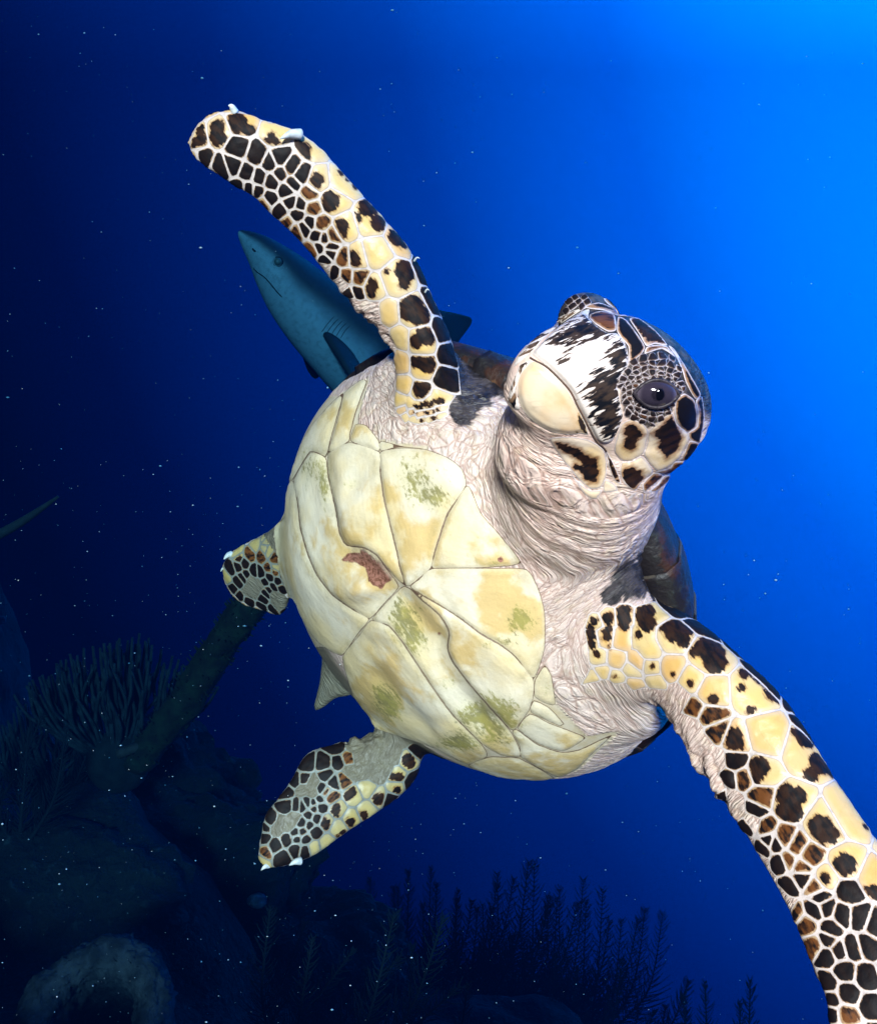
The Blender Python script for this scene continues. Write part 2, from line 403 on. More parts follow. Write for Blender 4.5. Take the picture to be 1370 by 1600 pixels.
M_lidsc = scale_material('eyelid_scale', (.30, .26, .26), (.30, .26, .26), (.010, .009, .010), (.09, .035, .012), (.50, .46, .48), rimw=.00026, ragged=.0004)
M_jaw = scale_material('jaw_horn', (.84, .73, .52), (.84, .66, .42), (.03, .02, .015), (.45, .28, .1), (.82, .76, .66), rimw=.0003, rough=.34, ragged=.001)

def plastron_material():
    m, nt, b = mat_new('plastron_scute'); g = G(nt); p = g.pos()
    edge, alg, scar = g.attr('edge'), g.attr('alg'), g.attr('scar'); tone = g.attr('tone')
    n1 = g.noise(p, 14, 4); n2 = g.noise(p, 60, 5); n3 = g.noise(p, 330, 5, .7)
    base = g.mix(g.ramp(n1, .36, .64), (.92, .73, .40), (.94, .83, .62))
    base = g.mix(g.math('MULTIPLY', g.ramp(g.math('ADD', n2, g.math('MULTIPLY', tone, .4)), .44, .74), .85), base, (.80, .54, .19))
    lines = g.noise(g.vscale(p, (1, 1, 1)), 900, 2, .5); base = g.mix(g.math('MULTIPLY', g.ramp(lines, .60, .72), .22), base, (.58, .44, .25))
    base = g.mix(g.math('MULTIPLY', g.ramp(n3, .62, .76), .25), base, (.50, .40, .24))
    na = g.noise(g.vscale(g.attr('st', True), (110, 330, 200)), 1.0, 5, .72); a = g.math('ADD', g.math('MULTIPLY', alg, .36), g.math('ADD', g.math('MULTIPLY', na, 1.05), g.math('MULTIPLY', n2, .42)))
    a = g.math('ADD', a, g.math('MULTIPLY', g.math('SUBTRACT', n3, .5), .5)); am = g.math('MULTIPLY', g.ramp(a, .93, 1.13), g.math('MULTIPLY', g.ramp(alg, .05, .3), .85))
    base = g.mix(am, base, g.mix(g.ramp(n2, .4, .6), (.075, .070, .022), (.30, .26, .045)))
    base = g.mix(g.math('MULTIPLY', g.ramp(alg, .1, 1.0), .30), base, (.62, .55, .18))
    grime = g.math('MULTIPLY', g.math('SUBTRACT', 1.0, g.ramp(edge, .001, .012)), g.ramp(g.math('ADD', n2, g.math('MULTIPLY', n3, .5)), .62, .92)); base = g.mix(g.math('MULTIPLY', grime, .38), base, (.42, .34, .15))
    gl = g.math('SINE', g.math('ADD', g.math('MULTIPLY', edge, 1500), g.math('MULTIPLY', n1, 30))); base = g.mix(g.math('MULTIPLY', g.ramp(gl, .5, 1.0), .05), base, (.52, .40, .20))
    scr = g.ramp(g.noise(g.vscale(g.attr('st', True), (30, 700, 300)), 1.0, 3, .6), .66, .74); base = g.mix(g.math('MULTIPLY', scr, .22), base, (.95, .90, .80))
    sm = g.ramp(g.math('ADD', scar, g.math('MULTIPLY', g.math('SUBTRACT', n2, .5), 1.6)), .40, .60)
    base = g.mix(g.math('MULTIPLY', sm, .92), base, g.mix(g.ramp(n3, .4, .6), (.13, .030, .020), (.42, .17, .13)))
    e = g.math('ADD', edge, g.math('MULTIPLY', g.math('SUBTRACT', n3, .5), .0008))
    base = g.mix(g.math('MULTIPLY', g.math('SUBTRACT', 1.0, g.ramp(e, .0008, .0034)), .42), base, (.72, .62, .44))
    base = g.mix(g.math('SUBTRACT', 1.0, g.ramp(e, .0002, .0007)), base, (.17, .10, .06))
    nt.links.new(base, b.inputs['Base Color']); b.inputs['Roughness'].default_value = .52; b.inputs['Specular IOR Level'].default_value = .28
    h = g.math('ADD', g.math('ADD', n2, g.math('MULTIPLY', gl, .025)), g.math('MULTIPLY', n3, .4)); nt.links.new(g.bump(h, .45, .0024), b.inputs['Normal'])
    return m
M_plast = plastron_material()

def skin_material():
    m, nt, b = mat_new('turtle_skin'); g = G(nt); p = g.pos()
    wr, wm, dk, plas, crown = g.attr('wr', True), g.attr('wm'), g.attr('dk'), g.attr('plas'), g.attr('crown')
    n1 = g.noise(p, 22, 4); n2 = g.noise(p, 90, 4); n3 = g.noise(p, 500, 3)
    f1 = g.noise(g.vscale(wr, (300, 42, 42)), 1.0, 3, .6, .4)       # long folds
    f2 = g.noise(g.vscale(wr, (470, 80, 80)), 1.0, 3, .6, .5)
    c1_ = g.math('ABSOLUTE', g.math('SUBTRACT', f1, .5)); c2_ = g.math('ABSOLUTE', g.math('SUBTRACT', f2, .5))
    vo = g.vor(g.vscale(wr, (190, 75, 75)), 1.0, 'DISTANCE_TO_EDGE')
    col = g.mix(g.ramp(n1, .38, .62), (.93, .70, .59), (.87, .70, .59))
    col = g.mix(g.math('MULTIPLY', g.ramp(n2, .48, .72), .6), col, (.74, .58, .38))
    col = g.mix(g.math('MULTIPLY', g.ramp(g.noise(p, 38, 5, .7), .50, .66), .36), col, (.56, .46, .40))
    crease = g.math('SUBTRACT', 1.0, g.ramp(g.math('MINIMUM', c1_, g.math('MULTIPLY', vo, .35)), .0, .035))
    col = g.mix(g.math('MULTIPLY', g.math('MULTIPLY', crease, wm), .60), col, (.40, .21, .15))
    flk = g.ramp(n3, .66, .74)
    col = g.mix(g.math('MULTIPLY', flk, .25), col, (.3, .22, .16))
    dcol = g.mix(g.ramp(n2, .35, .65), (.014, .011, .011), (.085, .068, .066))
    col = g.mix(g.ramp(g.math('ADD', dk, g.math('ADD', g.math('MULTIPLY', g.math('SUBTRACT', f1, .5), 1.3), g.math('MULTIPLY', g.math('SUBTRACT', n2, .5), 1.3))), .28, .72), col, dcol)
    col = g.mix(g.attr('grey'), col, g.mix(n2, (.075, .070, .042), (.20, .18, .11)))  # hind skin: its own grey-olive pigment plus painted strobe falloff
    col = g.mix(plas, col, g.mix(g.ramp(n2, .35, .65), (.70, .56, .34), (.78, .66, .48))); col = g.mix(crown, col, g.mix(g.ramp(g.noise(p, 160, 4, .7), .42, .66), (.012, .011, .011), (.085, .070, .055)))
    nt.links.new(col, b.inputs['Base Color']); b.inputs['Roughness'].default_value = .46; b.inputs['Specular IOR Level'].default_value = .4
    h = g.math('ADD', g.math('MULTIPLY', g.ramp(c1_, 0, .14), 1.0), g.math('ADD', g.math('MULTIPLY', g.ramp(c2_, 0, .2), .40), g.math('MULTIPLY', g.ramp(vo, 0, .28), .8)))
    h = g.math('MULTIPLY', h, wm); h = g.math('ADD', h, g.math('MULTIPLY', n3, .16))
    nt.links.new(g.bump(h, .50, .0028), b.inputs['Normal'])
    return m
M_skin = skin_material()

def shell_material():
    m, nt, b = mat_new('carapace_horn'); g = G(nt); p = g.pos(); edge = g.attr('edge')
    st = g.attr('st', True)
    n1 = g.noise(g.vscale(st, (9, 30, 30)), 1.0, 5, .65); n2 = g.noise(p, 90, 4)
    col = g.mix(g.ramp(n1, .50, .60), (.014, .010, .009), (.045, .016, .007))
    col = g.mix(g.ramp(n1, .62, .72), col, (.15, .065, .022))
    col = g.mix(g.math('MULTIPLY', g.ramp(n2, .5, .8), .5), col, (.05, .06, .045))
    e = g.math('ADD', edge, g.math('MULTIPLY', g.math('SUBTRACT', n2, .5), .003))
    col = g.mix(g.math('SUBTRACT', 1.0, g.ramp(e, .001, .0025)), col, (.07, .055, .04))
    nt.links.new(col, b.inputs['Base Color']); b.inputs['Roughness'].default_value = .5; b.inputs['Specular IOR Level'].default_value = .4
    nt.links.new(g.bump(g.math('ADD', n1, n2), .5, .004), b.inputs['Normal'])
    return m
M_shell = shell_material()
def simple(name, col, rough=.5, col2=None, scale=60, bump=0.0, spec=.35):
    m, nt, b = mat_new(name); g = G(nt); p = g.pos(); n = g.noise(p, scale, 4)
    c = g.mix(g.ramp(n, .35, .65), col, col2 if col2 else tuple(v * .7 for v in col)); nt.links.new(c, b.inputs['Base Color'])
    b.inputs['Roughness'].default_value = rough; b.inputs['Specular IOR Level'].default_value = spec
    if bump: nt.links.new(g.bump(n, .6, bump), b.inputs['Normal'])
    return m
M_claw = simple('claw_horn', (.78, .80, .78), .35, (.55, .60, .58), 200)
# ================================================================== turtle: skin fields, scales, scutes
turtle = empty('sea_turtle', tuple(CB))
tag(turtle, 'hawksbill sea turtle with spotted flippers spread, showing its cream belly', 'turtle')
TINV = Matrix.Translation(-Vector(CB))
def tlink(name, me, mat, parent=None):
    o = link(name, me, mat); o.parent = turtle if parent is None else parent
    if parent is None: o.matrix_parent_inverse = TINV
    return o
# axes along which the skin folds run
def axis_coord(c, path):
    path = np.array([np.array(p) for p in path]); acc = 0.0; best = np.full(len(c), 1e9); g = np.zeros(len(c))
    n = len(path)
    for i in range(n - 1):
        a, b = path[i], path[i + 1]; ab = b - a; L = np.linalg.norm(ab)
        t = (c - a) @ ab / L ** 2
        tc = np.clip(t, -9 if i == 0 else 0, 9 if i == n - 2 else 1)
        d = np.linalg.norm(c - (a + np.clip(t, 0, 1)[:, None] * ab), axis=1)
        m = d < best; best = np.where(m, d, best); g = np.where(m, acc + tc * L, g); acc += L
    return g, best
AX_N = [P(800, 930, .95), P(893, 785, .755), P(935, 705, .68), P(965, 640, .66)]
AX_L = [P(668, 760, .90), P(664, 640, .80), P(662, 560, .78), P(610, 470, .765)]
AX_R = [P(850, 1000, .88), P(950, 1028, .785), P(1040, 1030, .75), P(1140, 1110, .72)]
C0 = coords(body); N0 = normals(body)
gN, dN = axis_coord(C0, AX_N); gL, dL = axis_coord(C0, AX_L); gR, dR = axis_coord(C0, AX_R)
def skin_fields(c):
    (gN, dN), (gL, dL), (gR, dR) = axis_coord(c, AX_N), axis_coord(c, AX_L), axis_coord(c, AX_R)
    wN, wL, wR = [1 / (.02 + d) ** 5 for d in (dN, dL * .9, dR * .9)]
    g = (gN * wN + (gL + .1) * wL + (gR + .2) * wR) / (wN + wL + wR)
    return g
g0 = skin_fields(C0)
warp = fbm(C0 * 26, 3, 3) * .006
tang = np.stack([g0 + warp, C0 @ np.array([.7, .1, .7]), C0 @ np.array([-.6, .7, .3])], 1)
px0 = proj(C0)
PLAST = c3([(60, 490), (150, 290), (270, 170), (350, 130), (300, 300), (400, 345), (560, 368), (640, 395), (700, 470), (760, 600), (900, 775), (960, 860), (990, 950), (985, 1130), (1020, 1280),
            (1130, 1400), (1234, 1385), (1100, 1510), (920, 1572), (710, 1500), (520, 1400), (380, 1340), (285, 1085), (120, 920), (25, 680)])
pin = inside(px0, PLAST) | (seg_dist(px0, PLAST) < 3)
hull = (np.abs((C0 - CB) @ XB) > 0) & (dN > .04) & (C0[:, 1] > .77)
plas = (pin & (np.einsum('ij,ij->i', N0, C0) < .1) & (C0[:, 1] > .76)).astype(float)
left_rim = (px0[:, 0] < 560) & (px0[:, 0] > 436) & (px0[:, 1] > 620) & (px0[:, 1] < 1010) & (C0[:, 1] < 1.03)
plas = np.maximum(plas, left_rim)
fN = -HF; hd = (C0 - HC)
hf, hu, hs = hd @ HF, hd @ HU, hd @ HS
headm = (np.linalg.norm(hd, axis=1) < .115) & (hf > -.075)
crown = headm * np.clip(sstep(.002, .014, hu + .25 * hs * 0 - .010) , 0, 1) * sstep(-.085, -.06, hf)
crown = np.maximum(crown, headm * sstep(.0, -.02, hs) * sstep(-.02, 0.01, hu))
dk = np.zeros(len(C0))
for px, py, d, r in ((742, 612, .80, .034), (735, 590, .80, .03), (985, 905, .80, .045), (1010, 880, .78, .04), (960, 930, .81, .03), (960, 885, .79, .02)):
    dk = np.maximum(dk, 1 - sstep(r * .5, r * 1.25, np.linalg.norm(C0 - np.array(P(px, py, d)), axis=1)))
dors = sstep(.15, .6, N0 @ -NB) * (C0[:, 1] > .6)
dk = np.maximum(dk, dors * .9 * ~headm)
wm = np.clip(1 - plas, 0, 1) * np.where(headm & (hu > -.04) & (hf > -.02), .1, 1.0)
limb = np.minimum(np.minimum(dN, dL), dR)
wm *= np.where(C0[:, 1] > .93, .7, 1.0)
# real folds: the larger wrinkles are geometry
q = np.stack([tang[:, 0] * 105, tang[:, 1] * 16, tang[:, 2] * 16], 1)
fold = np.abs(vnoise(q, 5)) * 1.5 + .5 * np.abs(vnoise(q * np.array([2.1, 2.0, 2.0]) + 9, 6))
_pn = lambda c, sec, a_, r: np.min([np.linalg.norm(c - np.array(P((q_[0] + q_[2]) / 2, (q_[1] + q_[3]) / 2, (q_[4] + q_[5]) / 2)), axis=1) for q_ in catmull(sec[a_:], 4)], axis=0) < r
onfl = _pn(C0, FL, 1, .055) | _pn(C0, FR, 2, .066)
nearsk = sstep(.16, .11, limb) * (C0[:, 1] < .93) * np.where(onfl, .0, 1.0) * (1 - crown)
C1 = C0 + N0 * ((fold - .55) * .0017 * wm * nearsk)[:, None]
# ragged, crumpled skin on the trailing edge of the flippers and on hind limbs
def crumple(c, n, pts, amp):
    w = np.zeros(len(c))
    for px, py, d, r in pts: w = np.maximum(w, 1 - sstep(r * .4, r, np.linalg.norm(c - np.array(P(px, py, d)), axis=1)))
    return c + n * (w * amp * fbm(c * 115, 3, 11))[:, None]
C1 = crumple(C1, N0, [(1055, 1150, .735, .03), (1085, 1190, .72, .03), (1120, 1235, .70, .025), (1040, 1115, .75, .025), (570, 495, .77, .02), (597, 520, .775, .02), (545, 465, .765, .014),
                      (612, 545, .78, .015), (590, 1140, 1.0, .04), (560, 1155, .99, .03), (1150, 1290, .69, .016)], .007)
set_coords(body, C1)
body.polygons.foreach_set('use_smooth', np.ones(len(body.polygons), bool))
set_attr(body, 'wr', tang, 'FLOAT_VECTOR'); set_attr(body, 'wm', wm); set_attr(body, 'plas', plas);
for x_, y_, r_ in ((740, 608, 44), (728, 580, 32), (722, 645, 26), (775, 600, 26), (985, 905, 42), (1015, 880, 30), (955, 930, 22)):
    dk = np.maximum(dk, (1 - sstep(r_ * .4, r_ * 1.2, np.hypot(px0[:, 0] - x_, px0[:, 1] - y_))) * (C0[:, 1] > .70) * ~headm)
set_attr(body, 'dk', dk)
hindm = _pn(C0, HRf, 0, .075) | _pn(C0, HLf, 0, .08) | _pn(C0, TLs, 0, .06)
grey = np.maximum(sstep(.915, .95, C0[:, 1]), hindm) * (1 - plas) * .9  # greyish hind pigment, with the strobe's falloff painted in by depth
EYE_REG = c1([(785,640),(845,535),(930,475),(1040,445),(1115,490),(1155,580),(1175,650),(1160,700),(1115,745),(1105,805),(1030,858),(960,912),(880,868),(830,842),(797,760)])
crown = np.maximum(crown, (headm & inside(px0, EYE_REG) & (np.einsum('ij,ij->i', N0, C0) < 0)) * .92)
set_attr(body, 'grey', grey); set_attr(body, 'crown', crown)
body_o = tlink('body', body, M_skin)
C0 = coords(body); N0 = normals(body)
nf = len(body.polygons); FV = np.empty(nf * 4, np.int32)
assert all(p.loop_total == 4 for p in body.polygons), 'quads expected'
body.polygons.foreach_get('vertices', FV); FV = FV.reshape(-1, 4)
BVH = BVHTree.FromPolygons([tuple(v) for v in C0], FV.tolist())
def hit(px, py, dmax=9):
    r = BVH.ray_cast(O0, ray(px, py), dmax)
    return r
# ------------------------------------------------------------ Voronoi scales on the limbs
def st_frame(a, b):
    e1 = np.array(b) - np.array(a); e1 /= np.linalg.norm(e1); e3 = np.array([0, -1.0, 0]); e3 -= e1 * (e3 @ e1); e3 /= np.linalg.norm(e3)
    return np.stack([e1, np.cross(e3, e1), e3])
BACKS = []
def limb_scales(seeds, nulls, conv, a, b, mat, vmask, height=.0013, back=True, name='flipper_scale', maxr=.05):
    height *= .65
    S = []; info = []
    R = st_frame(a, b)
    gid = []; allseeds = []
    for sd in seeds:
        allseeds.append((sd[0], sd[1], sd[2], len(gid))); g_ = len(gid); gid.append(g_)
        for ex_ in (sd[3] if len(sd) > 3 else ()): allseeds.append((ex_[0], ex_[1], sd[2], g_))
    grp = []
    for sd in allseeds + [(x, y, None, -1) for x, y in nulls]:
        px, py = conv(sd[0], sd[1]); loc, nor, idx, dist = hit(px, py)
        if loc is None or not vmask_pt(loc, vmask):
            # just off the edge: nearest point of the limb
            dg = vmask['d'];  loc, nor, idx, dist = BVH.find_nearest(P(px, py, dg(px, py)))
        if not vmask_pt(loc, vmask): continue
        S.append(np.array(loc)); info.append((sd[2], nor, px, py)); grp.append(sd[3])
        if back:
            far = P(px, py, loc.y + .12); r2 = BVH.ray_cast(far, (O0 - far).normalized(), .2)
            if r2[0] is not None and .003 < (r2[0] - loc).length < .09 and vmask_pt(r2[0], vmask):
                S.append(np.array(r2[0])); info.append((None if sd[2] is None else 'BACK', r2[1], px, py)); grp.append(-2)
    S = np.array(S); sel = np.where(vmask['f'](C0))[0]; Cs = C0[sel]
    D = ((Cs[:, None, :].astype(np.float32) - S[None].astype(np.float32)) ** 2).sum(2)
    near = np.argmin(D, 1); D[np.arange(len(D)), near] = 9; near2 = np.argmin(D, 1)
    full = np.full(len(C0), -1, np.int32); full[sel] = near; full2 = np.full(len(C0), -1, np.int32); full2[sel] = near2
    fl = full[FV]; made = 0; done = set()
    def cell(i):
        code = info[i][0]
        fs = np.where((fl == i).any(1) & (fl >= 0).all(1))[0]
        if len(fs) < 3: return None
        vs = np.unique(FV[fs]); mp = {int(v): k for k, v in enumerate(vs)}
        if np.linalg.norm(C0[vs] - S[i], axis=1).max() > maxr * 2: vs = vs
        nb = set(full[vs].tolist()) | set(full2[vs].tolist()); nb.discard(i); nb.discard(-1)
        bm = bmesh.new(); bv = [bm.verts.new(C0[v]) for v in vs]
        for f in fs: bm.faces.new([bv[mp[int(v)]] for v in FV[f]])
        planes = []
        for j in nb:
            mid = (S[i] + S[j]) / 2; n = S[j] - S[i]; n = n / np.linalg.norm(n); 
            if not (grp[i] >= 0 and grp[j] == grp[i]): planes.append((mid, n))
            geom = bm.verts[:] + bm.edges[:] + bm.faces[:]
            bmesh.ops.bisect_plane(bm, geom=geom, plane_co=mid.tolist(), plane_no=n.tolist(), clear_outer=True, dist=1e-5)
        if len(bm.faces) < 2: bm.free(); return None
        bmesh.ops.triangulate(bm, faces=[f for f in bm.faces if len(f.verts) > 4])
        co = np.array([v.co[:] for v in bm.verts])
        if planes:
            dd = np.stack([(p0 - co) @ n for p0, n in planes], 1); mn = dd.min(1); kk = min(.0017, max(.0003, .22 * mn.max()))
            ed_ = np.minimum(mn, .4 * kk - kk * np.log(np.exp(-dd / kk).sum(1)))
        else: ed_ = np.full(len(co), .01)
        return bm, ed_
    for i in range(len(S)):
        code = info[i][0]
        if code is None: continue
        ids = [i] if grp[i] < 0 else [k for k in range(len(S)) if grp[k] == grp[i]]
        if ids[0] != i: continue
        bm = bmesh.new(); lay = bm.verts.layers.float.new('edge')
        for k in ids:
            r_ = cell(k)
            if r_ is None: continue
            b2, ed_ = r_; b2.verts.ensure_lookup_table(); nv = [bm.verts.new(v.co) for v in b2.verts]
            for v, x_ in zip(nv, ed_): v[lay] = max(float(x_), 0.0)
            b2.verts.index_update()
            for f in b2.faces: bm.faces.new([nv[v.index] for v in f.verts])
            b2.free()
        if len(bm.faces) < 2: bm.free(); continue
        if len(ids) > 1: bmesh.ops.remove_doubles(bm, verts=bm.verts[:], dist=2e-5)
        bm.normal_update(); e = np.array([v[lay] for v in bm.verts]); bm.verts.layers.float.remove(lay)
        me = bpy.data.meshes.new(name); bm.to_mesh(me); bm.free()
        me.polygons.foreach_set('use_smooth', np.ones(len(me.polygons), bool))
        c = coords(me); nn = normals(me)
        # horn drawn off where the cell runs far from its seed
        e = np.clip(e, 0, None); rad = max(e.max(), .001)
        h = .00035 + height * sstep(0, min(.0035, rad * .8), e) * min(1.0, rad / .006)
        bump_ = .0004 * vnoise(c * 260, 3)
        set_coords(me, c + nn * (h + bump_ * (e > .001))[:, None])
        dep = S[i][1] / FPX; bl = np.full(len(c), -.02); br = 0.0
        rg = 1.0
        if code in ('D', 'BACK'): bl = e - (.00072 if code == 'D' else .0022); rg = .45; br = .03
        elif code == 'M': bl = e - .0015; br = .75; rg = .5
        elif code == 'N': pass
        else:
            for bx, by, r in code:
                qx, qy = conv(bx, by); hl = hit(qx, qy)[0]
                if hl is None: continue
                sc_ = conv(1, 0)[0] - conv(0, 0)[0]
                bl = np.maximum(bl, r * sc_ * dep * 1.22 - np.linalg.norm(c - np.array(hl), axis=1))
            bl = np.minimum(bl, e - .0012); br = .12
        set_attr(me, 'edge', e); set_attr(me, 'blot', bl); set_attr(me, 'brown', np.full(len(c), br)); set_attr(me, 'rag', np.full(len(c), rg)); set_attr(me, 'tone', np.full(len(c), random.random() ** 2)); set_attr(me, 'st', c @ R.T, 'FLOAT_VECTOR')
        if code == 'BACK': BACKS.append((me, mat))
        else: tlink(name, me, mat, body_o)
        made += 1
    return made
def vmask_pt(p, vm): return bool(vm['f'](np.array([list(p)]))[0])
def conv_crop(x0, y0, s): return lambda x, y: (x0 + x * s, y0 + y * s)
def path_near(path, r):
    path = [np.array(p) for p in path]
    def f(c):
        d = np.full(len(c), 9.)
        for a_, b_ in zip(path[:-1], path[1:]):
            ab = b_ - a_; t = np.clip((c - a_) @ ab / (ab @ ab), 0, 1); d = np.minimum(d, np.linalg.norm(c - (a_ + t[:, None] * ab), axis=1))
        return d < r
    return f
def mids(sec): return [P((r[0] + r[2]) / 2, (r[1] + r[3]) / 2, (r[4] + r[5]) / 2) for r in sec]
def depth_of(sec):
    arr = np.array([((r[0] + r[2]) / 2, (r[1] + r[3]) / 2, (r[4] + r[5]) / 2) for r in sec])
    return lambda x, y: float(arr[np.argmin((arr[:, 0] - x) ** 2 + (arr[:, 1] - y) ** 2), 2])
# ------------------------------------------------------------ scales of the four limbs
cL = conv_crop(270, 140, .35766); cR = conv_crop(860, 900, .43741); cHR = conv_crop(390, 1120, .21168); cHL = conv_crop(340, 800, .125)
D, M, N = 'D', 'M', 'N'
SEED_L = [(1075,1325,[(1100,1310,45),(1150,1350,38),(1060,1290,22)]),(1200,1265,D),(1080,1212,[(1120,1175,52),(1150,1150,40),(1060,1185,26)]),(1205,1155,D),(1075,1100,[(1110,1070,40),(1065,1100,26)]),
 (1180,1055,D),(1050,978,[(1045,955,48),(1090,990,40)]),(1135,930,D),(975,825,[(1020,790,42),(1025,745,34),(1010,850,22),(935,795,11)]),(1088,800,D),(885,712,N),(985,655,[(975,650,36),(1000,680,20)]),
 (865,575,[(850,515,40),(900,585,34),(800,555,20),(803,580,16)]),(740,400,[(790,430,14),(730,370,12),(760,400,10)]),(600,255,[(555,275,42),(530,250,22)]),(450,195,[(435,235,30),(430,205,16)]),(300,150,[(275,150,42),(330,195,34),(285,120,22)]),
 (200,195,[(200,165,28),(212,235,34),(195,200,30)]),(110,215,[(125,250,42),(130,175,20),(85,245,20)]),
 (628,400,[(625,400,28)]),(690,490,[(683,490,36),(715,475,14)]),(742,612,[(730,605,34),(735,640,22)]),(800,735,[(785,735,30),(800,760,20)]),(868,868,[(860,858,30),(870,890,18)]),(932,985,N),(992,1085,N),(1003,1192,N),(1015,1295,N),
 (1075,1388,[(1100,1380,18),(1140,1375,18),(1170,1365,16),(1060,1388,10)],[(1005,1366),(1035,1380),(1120,1380),(1165,1365)]),(1080,1418,[(1060,1415,10),(1110,1412,12),(1150,1402,14)],[(1010,1396),(1040,1410),(1125,1410),(1170,1396)]),(1085,1446,[(1090,1446,9),(1140,1436,12)],[(1020,1428),(1050,1440),(1130,1438),(1175,1424)]),
 (285,258,D),(365,290,D),(425,325,D),(470,305,D),(470,365,D),(515,340,D),(560,375,D),(525,410,D),(592,455,M),(555,502,D),(500,440,D),(430,400,D),(380,382,D),(325,362,D),(265,332,D),(212,348,D),(130,305,D),
 (290,425,D),(332,437,D),(400,492,M),(468,535,D),(420,475,D),(372,448,D),(520,492,D),(600,582,D),(645,588,M),(575,605,D),(700,640,M),(662,652,D),(632,640,D),(742,735,M),(540,615,M),(500,580,M),(612,700,M),(702,800,D),(805,882,D),(768,890,D),
 (545,545,D),(610,520,M),(665,745,D),(640,690,D),(690,710,D),(760,820,M),(810,830,M),(690,690,D)]
NULL_L = [(922,1286),(925,1380),(945,1430),(990,1462),(1040,1474),(1090,1478),(1140,1470),(1190,1452),(1235,1410),(1314,1286),(1295,1200),(825,965),(870,1030),(930,1110),(740,850),(955,1190),(960,1270),(790,940),(660,790),(880,980),(900,1050),(940,1340)]
SEED_R = [(142,225,[(152,160,14),(142,190,15),(142,215,15),(146,243,15),(162,277,12)],[(152,160),(165,290)]),(194,217,[(205,148,18),(198,190,18),(200,215,16),(215,250,10)],[(203,140),(238,300)]),(253,226,[(255,125,27),(256,155,25),(264,180,15)],[(256,135),(308,308)]),
 (325,225,[(330,128,36),(345,170,28),(315,212,12)],[(340,140),(350,270)]),(455,128,D),(149,357,N),(235,361,[(230,355,8)]),(289,334,N),(302,388,N),(357,325,[(365,320,9)]),(375,379,N),(429,334,[(440,350,9)]),(496,379,[(500,385,12)]),(185,345,N),
 (430,225,[(455,195,42),(415,180,24),(475,232,24)]),(545,185,D),(560,290,[(570,262,44),(585,310,34),(525,265,24)]),(645,265,D),(715,420,[(745,365,38),(790,418,36),(715,480,15),(680,400,13),(688,352,18)]),(775,360,D),(765,570,N),
 (742,705,[(745,680,30),(720,715,30)]),(652,590,[(650,578,32),(662,622,24)]),(565,420,[(580,440,14)]),
 (905,625,[(905,580,34),(955,672,34),(990,700,24),(925,712,22),(870,560,16)]),(860,480,D),(905,550,D),(845,822,[(835,780,32),(875,790,28),(850,855,42),(825,885,22)]),(968,905,[(965,900,36),(995,925,26),(950,962,22)]),(1075,860,[(1120,900,10)]),
 (1050,1035,[(1050,1030,30),(1040,1055,18)]),(1150,1090,[(1155,1150,36),(1150,1190,26)]),(982,1080,[(980,1080,16)]),(1062,1130,D),(1100,1222,D),(1042,1212,D),(1132,1322,D),(1075,1330,D),(1125,1432,D),(1145,1540,D),(1050,1412,D),(1060,1490,D),(1060,1572,M),
 (1000,1262,D),(980,1185,D),(1027,1337,D),(990,1302,D),(940,1112,M),(895,1040,M),(850,1015,M),(815,1025,D),(850,1112,D),(878,970,M),(832,940,M),(802,957,D),(778,945,D),(765,902,M),(730,836,D),(745,792,M),(686,722,M),(635,722,D),
 (625,792,D),(702,900,D),(757,975,D),(562,502,M),(512,472,M),(945,1192,D),(915,1250,M),(900,1082,D),(995,1512,D),(988,1458,D),(990,1565,D),(870,1200,M),(985,1355,D),(590,560,M),(655,665,D),(920,1000,M),(960,1150,D),(940,1320,M),
 (1210,1000,N),(1210,1250,D),(1220,1330,D),(1215,1420,D),(1230,1520,D),(1160,1250,D),(1290,1100,N),(1310,1250,D),(1320,1400,D),(1080,1640,D),(1160,1640,D),(1240,1640,D),(1320,1560,D),(1020,1640,D),(1060,1720,D),(1150,1740,D),(1240,1760,D),(1340,1700,D),(1120,1850,D),(1220,1880,D),(1320,1850,D)]
NULL_R = [(105,150),(120,110),(165,95),(215,75),(260,60),(310,60),(200,395),(260,405),(110,230),(330,420),(105,290),(110,340),(170,400),(240,430),(320,440),(390,430),(420,500),(445,560),(480,610),(500,540),(540,600),(540,690),(590,660),(580,745),(660,830),(690,960),(740,1030),(780,1085),(60,260),(460,430),(500,660),(610,850),(640,800),(720,880),(820,1150),(850,1180)]
SEED_HR = [(1170,325,[(1170,320,42),(1190,350,30)]),(1255,250,D),(1085,430,[(1045,440,26),(1100,450,34)]),(1075,530,[(1085,545,30)]),(1195,470,D),(955,590,[(945,610,38),(965,590,28)]),(1040,600,D),(860,690,[(830,735,38)]),(745,750,[(745,780,32)]),(655,820,[(690,850,18),(640,885,18)]),(565,930,[(595,960,18)]),
 (470,965,N),(870,530,N),(765,585,[(735,555,42),(720,590,26)]),(650,685,[(625,680,40),(630,720,26)]),(560,775,[(545,790,42)]),(480,850,D),(412,900,D),(410,985,D),(340,975,D),(280,905,D),(190,950,D),(240,1035,D),(115,1000,M),(90,1065,N),(340,860,D),(440,800,D),(490,750,D),(440,730,D),(390,785,D),
 (275,660,D),(350,660,D),(387,660,D),(430,635,D),(470,635,D),(515,610,D),(480,680,D),(520,670,D),(270,560,D),(342,475,D),(400,470,D),(420,350,D),(550,350,D),(655,345,D),(640,225,D),(730,315,M),(620,480,D),(570,430,D),(690,460,M),(120,820,D),(155,770,D),(110,890,D),(560,560,M),(595,590,M),(350,895,D),(390,850,D),(530,540,D)]
